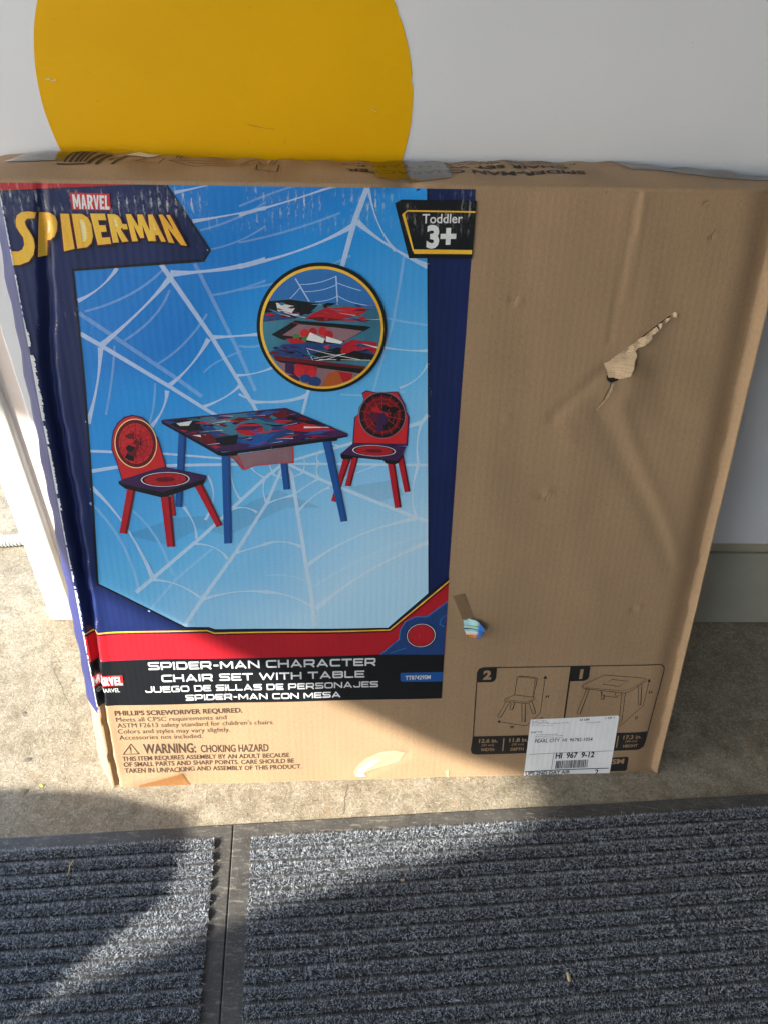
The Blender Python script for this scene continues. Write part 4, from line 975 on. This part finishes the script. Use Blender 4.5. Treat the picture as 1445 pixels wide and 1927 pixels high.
ll.build('label_lettering', lab)
bc = Sheet(); x = 664
while x < 874:
    wd = rr.choice((2.5, 2.5, 4, 6)); y0 = 728-(x-664)*.045; y1 = 779-(x-664)*.045
    bc.px(ZC([(x+7, y0), (x+7+wd, y0), (x+wd, y1), (x, y1)]), 'ink_black', 16); x += wd+rr.choice((2.5, 3.5, 5))
bc.build('barcode', lab)

# ---- tape and scraps on the face
def tape(pts, m, lv, zig=None):
    return Sheet().px(pts, m, lv).build('tape_strip', box)
zigz = [(340+(i % 2)*3.2+i*1.05, 1454.5+i*1.55) for i in range(18)]
tape([(262, 1476)]+[(336, 1456)]+zigz+[(362, 1482), (262, 1484)], 'brown_tape', 10)
tape([(727, 1470), (750, 1467), (822, 1464), (824, 1470), (730, 1476)], 'brown_tape', 10)
tape([(850, 1118), (873, 1113), (889, 1158), (868, 1162)], 'dull_tape', 10)
def curled(name, pts, lift, mat, mat2=None, thick=.0004, sub=10):
    """torn paper: outline on the face, lifted by lift(u,v) metres; a real thickness"""
    g_ = random.Random(len(pts)*7+int(pts[0][0])); q_ = []
    for (x0, y0), (x1, y1) in zip(pts, pts[1:]+pts[:1]):
        m_ = max(1, int(math.hypot(x1-x0, y1-y0)/3.5))
        for i_ in range(m_): q_.append((x0+(x1-x0)*i_/m_+g_.uniform(-.9, .9), y0+(y1-y0)*i_/m_+g_.uniform(-.9, .9)))
    uv = Fs(q_); bm = bmesh.new()
    tris = tri_poly(uv); vd = {}
    for t in tris:
        f = []
        for p in t:
            kx = (round(p[0], 6), round(p[1], 6))
            if kx not in vd: vd[kx] = bm.verts.new((p[0], p[1], 0))
            f.append(vd[kx])
        try: bm.faces.new(f)
        except ValueError: pass
    bmesh.ops.subdivide_edges(bm, edges=[e_ for e_ in bm.edges if e_.calc_length() > .004], cuts=2, use_grid_fill=True)
    bmesh.ops.triangulate(bm, faces=bm.faces[:])
    lay = bm.loops.layers.uv.new('UVMap')
    for f in bm.faces:
        for l in f.loops: l[lay].uv = (l.vert.co.x, l.vert.co.y)
    us = np.array([v.co.x for v in bm.verts]); vs = np.array([v.co.y for v in bm.verts])
    P = face_pos(np.clip(us, 0, BW), np.clip(vs, 0, VT), np.array([lift(a, b)+g_.uniform(0, .0005) for a, b in zip(us, vs)]))
    for v, p in zip(bm.verts, P): v.co = p
    bmesh.ops.recalc_face_normals(bm, faces=bm.faces[:])
    o = done_bm(bm, name, [mat], box, False)
    md = o.modifiers.new('solid', 'SOLIDIFY'); md.thickness = thick; md.offset = 0
    return o
M['hole_shade'] = M['dark']  # near-black sheets paint the shade inside the tear; nothing is cut out
Sheet().px(Z3([(563, 1288), (600, 1284), (640, 1290), (622, 1315), (598, 1322), (585, 1327), (566, 1312)]), 'hole_shade', 3).build('tear_shade', box)
Sheet().px(Z3([(660, 1262), (700, 1190), (722, 1148), (780, 1105), (845, 1035), (895, 985), (943, 946), (900, 965), (835, 1010), (740, 1085), (660, 1150), (600, 1200), (610, 1270)]), 'hole_shade', 3).build('tear_shade', box)
Sheet().line(Z3([(587, 1322), (580, 1350), (560, 1385), (548, 1415), (525, 1445), (514, 1465), (498, 1482)]), 1.3, 'hole_shade', 3).build('tear_shade', box)
for P in ((Z3([(1085, 362), (1095, 345), (1106, 342), (1122, 335)])), (Z3([(1133, 552), (1136, 535), (1138, 520), (1147, 506), (1158, 492)])), (Z3([(560, 300), (572, 282), (575, 262), (571, 245)])), [(1024, 941), (1023, 936), (1027, 929), (1031, 918)], [(966, 566), (968, 560), (970, 556), (974, 552)]):
    Sheet().line(P, .9, 'ink', 3).build('dent_shade', box)  # thin dark lines paint the shade in the dents
ta, tb_ = np.array(F(Z3([(560, 1225)])[0])), np.array(F(Z3([(935, 945)])[0])); tn = (tb_-ta)/np.linalg.norm(tb_-ta); tnn = np.array([tn[1], -tn[0]])
def flap_lift(u, v):
    d = float(np.dot(np.array([u, v])-ta, tnn)); a = float(np.dot(np.array([u, v])-ta, tn))
    return .0006+max(0, d)*.5+.0007*math.sin(a*160)+.0006*math.sin(a*430+d*300)
curled('torn_flap', Z3([(552, 1222), (600, 1185), (660, 1145), (720, 1100), (780, 1058), (832, 1018), (838, 1028), (842, 1040), (810, 1062), (795, 1090), (770, 1112), (740, 1128), (712, 1148), (718, 1175), (700, 1205), (690, 1240), (672, 1275), (640, 1285), (600, 1290), (565, 1288), (560, 1250)]), flap_lift, M['kraft_light'])
curled('torn_flap', Z3([(835, 1012), (880, 985), (920, 955), (935, 940), (955, 955), (938, 968), (910, 972), (885, 998), (850, 1030)]), lambda u, v: .0012+.0012*math.sin(u*900), M['kraft_light'])
curled('torn_flap', Z3([(590, 1326), (600, 1330), (588, 1372), (540, 1440), (508, 1478), (500, 1476), (560, 1400), (578, 1365)]), lambda u, v: .0014, M['kraft_light'])
pk = Sheet(); pk.px(ZB([(700, 1385), (690, 1360), (720, 1310), (770, 1270), (850, 1235), (930, 1225), (1000, 1240), (960, 1290), (880, 1320), (800, 1345), (745, 1372), (770, 1388)]), 'kraft_light', 4)
pk.px(ZB([(708, 1378), (720, 1340), (790, 1290), (850, 1280), (800, 1320), (745, 1360), (760, 1384), (730, 1388)]), 'white', 6)
pk.build('peeled_patch', box); pk = Sheet(); pk.px(ZB([(1240, 1358), (1262, 1345), (1262, 1405), (1250, 1405)]), 'kraft_light', 4)
pk.build('peeled_patch', box)
sc = curled('sticker_scrap', [(869, 1163), (884, 1160), (898, 1163), (909, 1176), (904, 1184), (899, 1194), (883, 1193), (874, 1190), (872, 1180)], lambda u, v: .0015+.006*max(0, u-F((880, 1170))[0])/.02+.0010*math.sin(v*700+u*900), M['cream'])
def scrap_mat():
    k = NT('sticker_print', .4); x = k.sep(k.co((1, 1, 1), 'UV')); v0 = F((880, 1193))[1]
    f = k.math('MULTIPLY', k.math('SUBTRACT', x[1], v0), 1/.019)
    c = k.ramp(f, [(0, srgb(225, 140, 60)), (.2, srgb(215, 215, 205)), (.46, srgb(150, 205, 210)), (.6, srgb(45, 60, 100)), (.68, srgb(170, 210, 212)), (.86, srgb(130, 180, 60)), (.95, srgb(170, 210, 212))], 'CONSTANT')
    c = k.mix(k.ramp(x[0], [(F((898, 1180))[0]-.001, 0), (F((898, 1180))[0], 1)]), c, srgb(50, 110, 190)); return k.done(c)
sc.data.materials[0] = scrap_mat()

# ---- print on the top panel
class TopSheet:
    def __init__(s): s.q = []
    def quad(s, pts, m, lv=1): s.q.append((pts, m, lv)); return s
    def line(s, pts, wd, m, lv=1):
        for (x0, y0), (x1, y1) in zip(pts[:-1], pts[1:]):
            L = math.hypot(x1-x0, y1-y0)+1e-9; nx, ny = -(y1-y0)/L*wd/2, (x1-x0)/L*wd/2
            s.q.append(([(x0+nx, y0+ny), (x0-nx, y0-ny), (x1-nx, y1-ny), (x1+nx, y1+ny)], m, lv))
        return s
    def build(s, name):
        vs = []; fs = []; mi = []; off = []; mats = []
        for k, (pts, m, lv) in enumerate(s.q):
            if m not in mats: mats.append(m)
            for t in (tri_poly(pts) if len(pts) > 3 else [pts]):
                # split along the panel so that it follows the dome
                parts = [list(t)]
                lo, hi = min(p[0] for p in t), max(p[0] for p in t)
                st = np.arange(math.ceil(lo/.00505)*.00505, hi, .00505)
                cur = list(t); parts = []
                for x in st:
                    a = clip_half(cur, 0, x, True); cur = clip_half(cur, 0, x, False)
                    if len(a) > 2: parts.append(a)
                    if len(cur) < 3: break
                if len(cur) > 2: parts.append(cur)
                parts2 = []
                for p in parts:
                    lo, hi = min(q[1] for q in p), max(q[1] for q in p); cur = p
                    for y in [y for y in ss if lo < y < hi]:
                        a = clip_half(cur, 1, y, True); cur = clip_half(cur, 1, y, False)
                        if len(a) > 2: parts2.append(a)
                        if len(cur) < 3: break
                    if len(cur) > 2: parts2.append(cur)
                for p in parts2:
                    b = len(vs); vs += p; off += [.0004+lv*.0001+.000004*(k % 30)]*len(p)
                    fs.append(list(range(b, b+len(p)))); mi.append(mats.index(m))
        uv = np.array(vs); P = top_pos(uv[:, 0]/BW, uv[:, 1], np.array(off))
        me = bpy.data.meshes.new(name); me.from_pydata(P.tolist(), [], fs); me.polygons.foreach_set('material_index', mi)
        lay = me.uv_layers.new(name='UVMap'); li = np.empty(len(me.loops), int); me.loops.foreach_get('vertex_index', li); lay.data.foreach_set('uv', uv[li].ravel()); me.update()
        return link(name, me, [M[m] for m in mats], box)
tz = TopSheet(); PU = lambda x: BW*x/1478
x = PU(122)
while x < PU(162):
    wd = rr.choice((.0012, .002, .003)); tz.quad([(x, .045), (x+wd, .045), (x+wd+.006, .088), (x+.006, .088)], 'ink_black'); x += wd+rr.choice((.0012, .002))
tz.line([(PU(112), .040), (PU(160), .040)], .003, 'ink_black'); tz.line([(PU(164), .04), (PU(186), .088)], .0035, 'ink_black'); tz.line([(PU(178), .038), (PU(196), .088)], .003, 'ink_black'); tz.line([(PU(205), .038), (PU(222), .082)], .003, 'ink_black')
for i in range(5): tz.line([(PU(196+i*3), .056+i*.004), (PU(201+i*3), .058+i*.004)], .0025, 'ink_black')
for P in ([(243, .054), (285, .050), (292, .072), (262, .078), (243, .054)], [(300, .06), (350, .046), (400, .048), (450, .052)], [(300, .06), (345, .066), (400, .064), (450, .052)], [(335, .058), (372, .054), (405, .058)], [(312, .070), (316, .088)], [(318, .07), (322, .09)],
          [(462, .036), (500, .034)], [(462, .036), (462, .058), (503, .058), (500, .034)], [(430, .062), (450, .09)], [(437, .062), (456, .09)], [(470, .064), (463, .078)], [(484, .064), (490, .085)], [(492, .062), (500, .085)], [(440, .064), (508, .066)], [(380, .075), (400, .085), (385, .09)]):
    tz.line([(PU(a), b) for a, b in P], .0011, 'ink_black')
def top_text(s_, x0, x1, y0, y1):
    vs, fs = text_mesh(s_, .03); xs = [p[0] for p in vs]; ys = [p[1] for p in vs]; a0, a1, b0, b1 = min(xs), max(xs), min(ys), max(ys)
    uv = [(PU(x0)+(PU(x1)-PU(x0))*(x-a0)/(a1-a0), y0+(y1-y0)*(y-b0)/(b1-b0)) for x, y in vs]
    for f in fs: tz.q.append(([uv[i] for i in f], 'ink_black', 1))
top_text('SPIDER-MAN CHARACTER', 1085, 628, .047, .034); top_text('CHAIR SET WITH TABLE', 1060, 650, .070, .057); top_text('JUEGO DE SILLAS DE PERSONAJES', 1085, 622, .086, .079); top_text('SPIDER-MAN CON MESA', 1040, 660, .100, .094)
tz.build('top_lettering')
TopSheet().quad([(.012, .052), (.03, .044), (PU(118), .048), (PU(150), .1045), (.03, .1045)], 'clear_tape', 4).build('tape_strip')
TopSheet().quad([(PU(686), .018), (PU(765), .013), (PU(826), .020), (PU(824), .1045), (PU(676), .1045)], 'clear_tape', 4).build('tape_strip')
TopSheet().quad([(PU(1180), .062), (PU(1262), .060), (PU(1285), .05), (PU(1470), .05), (PU(1478), .1045), (PU(1140), .1045)], 'clear_tape', 4).build('tape_strip')
TopSheet().quad([(PU(222), .084), (PU(262), .076), (PU(272), .084), (PU(282), .1045), (PU(240), .1045)], 'white', 5).build('paper_scrap')

# ------------------------------------------------------------------ mats
MAZ = .104
M0 = Vector((-.1794, .5044, 0))
MM = Matrix.Translation(M0) @ Matrix.Rotation(MAZ, 4, 'Z')    # X along the mats, Y towards the wall, Z up; 0,0 = the seam at the top edge
def rib_mesh(x0, x1, yc, wid, hgt, seed, dens, rag=0):
    """one carpet rib: a low ridge with thousands of curled loops of yarn on it"""
    g = np.random.default_rng(seed)
    n = int((x1-x0)*dens)
    nx = 60
    xs = np.linspace(x0, x1, nx); prof = [(-.5, 0), (-.42, .35), (-.25, .66), (0, .78), (.25, .66), (.42, .35), (.5, 0)]
    wob = .0003*np.sin(xs*40+seed)+.0003*np.sin(xs*97+seed*2)
    core = np.array([[(x, yc+p[0]*wid+wb, .0045+p[1]*hgt*.8) for p in prof] for x, wb in zip(xs, wob)]).reshape(-1, 3)
    idx = np.arange(nx*7).reshape(nx, 7); cq = np.stack([idx[:-1, :-1], idx[1:, :-1], idx[1:, 1:], idx[:-1, 1:]], -1).reshape(-1, 4)
    # yarn
    s = g.uniform(-1.15, 1.15, n); fx = g.uniform(x0, x1, n)
    px = np.stack([fx, yc+np.sin(s)*wid*.46+.0003*np.sin(fx*40+seed), .0045+hgt*.72*np.cos(s)**.8], 1)
    nrm = np.stack([g.normal(0, .35, n), np.sin(s)+g.normal(0, .35, n), np.cos(s)*.9+g.normal(0, .25, n)], 1); nrm /= np.linalg.norm(nrm, axis=1)[:, None]
    tang = g.normal(0, 1, (n, 3)); tang -= (tang*nrm).sum(1)[:, None]*nrm; tang /= np.linalg.norm(tang, axis=1)[:, None]
    ln_ = g.uniform(.0026, .0050, n)*(1+.9*(g.random(n) < .05)); curl = g.uniform(.5, 3.4, n)*np.sign(g.normal(0, 1, n))
    K = 5; tt = np.linspace(0, 1, K)
    ang = curl[:, None]*tt
    dirs = nrm[:, None, :]*np.cos(ang)[..., None]+tang[:, None, :]*np.sin(ang)[..., None]
    P = px[:, None, :]+np.cumsum(dirs*(ln_[:, None, None]/(K-1)), 1)-dirs*(ln_[:, None, None]/(K-1))-nrm[:, None, :]*.0004
    P[..., 2] = np.maximum(P[..., 2], .0046)
    sd = np.cross(nrm, tang)+g.normal(0, .5, (n, 3)); sd /= np.linalg.norm(sd, axis=1)[:, None]
    wv = (g.uniform(.00017, .00032, n)[:, None]*np.array([1, 1, 1, .85, .45]))
    A = P+sd[:, None, :]*wv[..., None]*.5; B = P-sd[:, None, :]*wv[..., None]*.5
    verts = np.stack([A, B], 2).reshape(-1, 3)
    base = (np.arange(n)*2*K)[:, None]+np.arange(K-1)*2
    q = np.stack([base, base+1, base+3, base+2], -1).reshape(-1, 4)+len(core)
    pos = np.concatenate([core, verts]); quads = np.concatenate([cq, q])
    R_ = np.array(MM.to_3x3()); pos = pos @ R_.T+np.array(MM.translation)
    me = bpy.data.meshes.new('rib')
    me.vertices.add(len(pos)); me.vertices.foreach_set('co', pos.ravel().astype(np.float32))
    me.loops.add(quads.size); me.loops.foreach_set('vertex_index', quads.ravel().astype(np.int32))
    me.polygons.add(len(quads)); me.polygons.foreach_set('loop_start', np.arange(len(quads), dtype=np.int32)*4)
    mi = np.ones(len(quads), np.int32); mi[:len(cq)] = 0; me.polygons.foreach_set('material_index', mi)
    me.polygons.foreach_set('use_smooth', np.ones(len(quads), bool))
    # yarn colour: charcoal, slate and pale grey threads mixed
    r = g.random(n); tone = np.where(r < .30, g.uniform(.04, .13, n), np.where(r < .64, g.uniform(.26, .50, n), g.uniform(.62, .95, n)))
    col = np.stack([tone*.92, tone*1.0, tone*1.09, np.ones(n)], 1)
    at = me.color_attributes.new('tint', 'FLOAT_COLOR', 'POINT')
    full = np.concatenate([np.tile([.03, .034, .04, 1.], (len(core), 1)), np.repeat(col, 2*K, 0)]); at.data.foreach_set('color', full.ravel().astype(np.float32))
    me.update(); me.validate()
    return me
def mat_thing(x0, x1, cx0, cx1, ty, label, seed, dens, vis0, vis1, wy0=-.42):
    t = root('floor_mat', MM @ Vector(((x0+x1)/2, -.2, 0)))
    tag(t, label, 'mat', 'ribbed floor mats')
    bm = bmesh.new(); box_bm(bm, x0, x1, wy0, 0, .0005, .0042, MM, .0012); done_bm(bm, 'rubber_border', M['rubber'], t)
    P = .01745; y = ty-.006; i = 0
    while y > -.30:
        me = rib_mesh(max(cx0, vis0), min(cx1, vis1), y, .0140, .0070, seed+i, dens); link('rib', me, [M['rib_core'], M['fibre']], t)
        y -= P; i += 1
    return t
mat_thing(-1.3, -.0006, -1.25, -.0215, -.0195, 'ribbed grey doormat left of the seam, with a band of sunlight across it', 100, 12500, -.36, 9)
mat_thing(.0006, 1.6, .0245, 1.57, -.0215, 'ribbed grey doormat right of the seam, mostly shaded with a sunny top left corner', 300, 12500, -9, .72)

# ------------------------------------------------------------------ small things on the floor
def gpx(px, py):                                       # a surveyed point of the floor
    d = fw*FOC+rt*(px-722.5)+upv*(963.5-py); t = -1/d.z; return Vector((0, 0, 1))+d*t
def blob(name, px, py, rx, ry, hgt, mat, label, cat, rot=0, seed=1, z=0, group=None):
    c = gpx(px, py); bm = bmesh.new(); g = random.Random(seed); n = 14
    ringo = []
    for i in range(n):
        a = 2*math.pi*i/n; r = g.uniform(.78, 1.12); x, y = rx*r*math.cos(a), ry*r*math.sin(a)
        ringo.append((x*math.cos(rot)-y*math.sin(rot), x*math.sin(rot)+y*math.cos(rot)))
    lo = [bm.verts.new((x, y, .0002)) for x, y in ringo]; hi = [bm.verts.new((x*.72, y*.72, hgt*g.uniform(.7, 1.2))) for x, y in ringo]; tp_ = bm.verts.new((0, 0, hgt))
    for i in range(n):
        j = (i+1) % n; bm.faces.new((lo[i], lo[j], hi[j], hi[i])); bm.faces.new((hi[i], hi[j], tp_))
    o = done_bm(bm, name, mat, None, True); o.location = c+Vector((0, 0, z)); return tag(o, label, cat, group)
blob('gum_spot', 49, 1489, .0042, .0034, .0006, M['gum'], 'dark flattened gum spot on the floor nearest the left mat', 'gum', 0, 1)
blob('gum_spot', 53, 1430, .0052, .0040, .0006, M['gum'], 'larger dark gum spot on the floor left of the box corner', 'gum', .3, 2)
blob('gum_spot', 46, 1342, .0040, .0028, .0006, M['gum'], 'dark gum spot on the sunny floor farthest from the mats', 'gum', .1, 3)
blob('paper_scrap', 79, 1479, .0036, .0018, .0014, M['yellow_scrap'], 'tiny yellow scrap lying on the floor left of the box', 'litter', -.3, 4)
blob('dry_leaf', 1066, 1846, .0022, .0050, .0020, M['leaf'], 'pale dry scrap caught in the ribs of the right mat', 'litter', .2, 5, .0105)
blob('dry_leaf', 756, 1664, .0028, .0018, .0020, M['leaf'], 'tiny tan crumb on the sunny part of the right mat', 'litter', .2, 6, .0105)
bm = bmesh.new()
def tube(bm, pts, rad, n=6):
    rings = []
    for i, p in enumerate(pts):
        p = Vector(p); a = Vector(pts[max(i-1, 0)]); b = Vector(pts[min(i+1, len(pts)-1)]); t = (b-a).normalized(); s_ = t.cross(Vector((0, 0, 1))).normalized(); u_ = s_.cross(t)
        r = rad(i) if callable(rad) else rad
        rings.append([bm.verts.new(p+s_*r*math.cos(2*math.pi*k/n)+u_*r*math.sin(2*math.pi*k/n)) for k in range(n)])
    for a, b in zip(rings[:-1], rings[1:]):
        for k in range(n): bm.faces.new((a[k], a[(k+1) % n], b[(k+1) % n], b[k]))
    bm.faces.new(rings[0][::-1]); bm.faces.new(rings[-1])
a = gpx(139, 1631); b = gpx(131, 1655)
tube(bm, [a+Vector((.002, .002, .013)), a.lerp(b, .35)+Vector((0, 0, .0145)), a.lerp(b, .75)+Vector((.001, 0, .013)), b+Vector((0, 0, .0118))], .0007)
tag(done_bm(bm, 'straw', M['leaf'], None, True), 'thin pale straw lying on the ribs of the left mat', 'litter')
# corrugated hose
bm = bmesh.new(); a = gpx(-200, 1052); b = gpx(120, 1012); n = 190
pts = [a.lerp(b, i/n)+Vector((0, .006*math.sin(i*.03), .0125)) for i in range(n+1)]
tube(bm, pts, lambda i: .0105 if (i//2) % 2 else .0082, 14)
tag(done_bm(bm, 'corrugated_hose', M['hose'], None, False), 'white corrugated hose lying on the floor behind the end of the wall', 'hose')
# crack in the concrete and a scratch
def crack(pts, wd, name):
    bm = bmesh.new(); g = random.Random(len(pts)); L = []; Q = []
    P = [gpx(*p) for p in pts]; dense = []
    for p, q in zip(P[:-1], P[1:]):
        for k in range(8): dense.append(p.lerp(q, k/8)+Vector((g.uniform(-1, 1)*.0008, g.uniform(-1, 1)*.0006, 0)))
    for i, p in enumerate(dense):
        t = (dense[min(i+1, len(dense)-1)]-dense[max(i-1, 0)]).normalized(); s_ = Vector((-t.y, t.x, 0)); r = wd*g.uniform(.3, 1.1)
        L.append(bm.verts.new(p+s_*r+Vector((0, 0, .0004)))); Q.append(bm.verts.new(p-s_*r+Vector((0, 0, .0004))))
    for i in range(len(L)-1): bm.faces.new((L[i], L[i+1], Q[i+1], Q[i]))
    return tag(done_bm(bm, name, M['gum'], None), kind='structure')
crack([(654, 1478), (652, 1492), (648, 1508), (650, 1520), (644, 1536)], .0005, 'ground_crack')
crack([(96, 1248), (104, 1268), (112, 1285), (124, 1312), (134, 1332)], .0004, 'ground_crack')

# ------------------------------------------------------------------ unseen walls and a blocker, added and shaped to throw the shade
XW = -3.2
bm = bmesh.new()
op = [(-1.35, 0), (-1.355, 1.752), (-1.362, 1.877), (-1.385, 1.964), (-1.42, 2.09), (-1.0, 2.103), (3.2, 2.103), (3.2, 0)]
def slab(poly, x0, x1):
    a = [bm.verts.new((x0, y, z)) for y, z in poly]; b = [bm.verts.new((x1, y, z)) for y, z in poly]; n = len(poly)
    bm.faces.new(a); bm.faces.new(b[::-1])
    for i in range(n): bm.faces.new((a[i], b[i], b[(i+1) % n], a[(i+1) % n]))
slab([(-1.352, 0), (-1.356, 1.752), (-1.370, 1.877), (-1.404, 1.975), (-1.456, 2.103), (-3.6, 2.103), (-3.6, 0)], XW, XW-.01)
slab([(-3.6, 2.1035), (-1.46, 2.1035), (-1.41, 2.100), (-1.32, 2.071), (3.2, 2.071), (3.2, 3.3), (-3.6, 3.3)], XW, XW-.01)
slab([(-3.1, 2.62), (1.2, 2.62), (1.2, 2.7), (-3.1, 2.7)], XW+.002, 2.2)  # unseen ceiling, added to block sky light from overhead
box_bm(bm, 1.85, 1.95, -3.0, .85, 0, 2.615)                    # unseen right-hand wall, added to block ambient light
box_bm(bm, -1.4, 1.845, -3.0, -2.9, 0, 2.615)                     # unseen wall behind the camera, added to block ambient light
bmesh.ops.recalc_face_normals(bm, faces=bm.faces[:])
dw = done_bm(bm, 'added_shade_walls', M['plaster']); tag(dw, 'unseen walls and ceiling added to block light, with an opening shaped for the sun patch', 'wall')
bm = bmesh.new()
slab([(-.40, 0), (-.369, .708), (-.343, .735), (-.317, .781), (-.25, .786), (-.20, .769), (-.113, .70), (-.03, .61), (.02, .5), (.05, 0)], -1.5, -1.56)  # outline made up from the shadow it has to cast
bmesh.ops.recalc_face_normals(bm, faces=bm.faces[:])
tag(done_bm(bm, 'mat_shade_blocker', M['bin']), 'unseen blocker added left of the view, shaped to cast the shadow on the left mat', 'wall')

# ------------------------------------------------------------------ tidy: nothing left over
for c in list(bpy.data.curves): bpy.data.curves.remove(c)
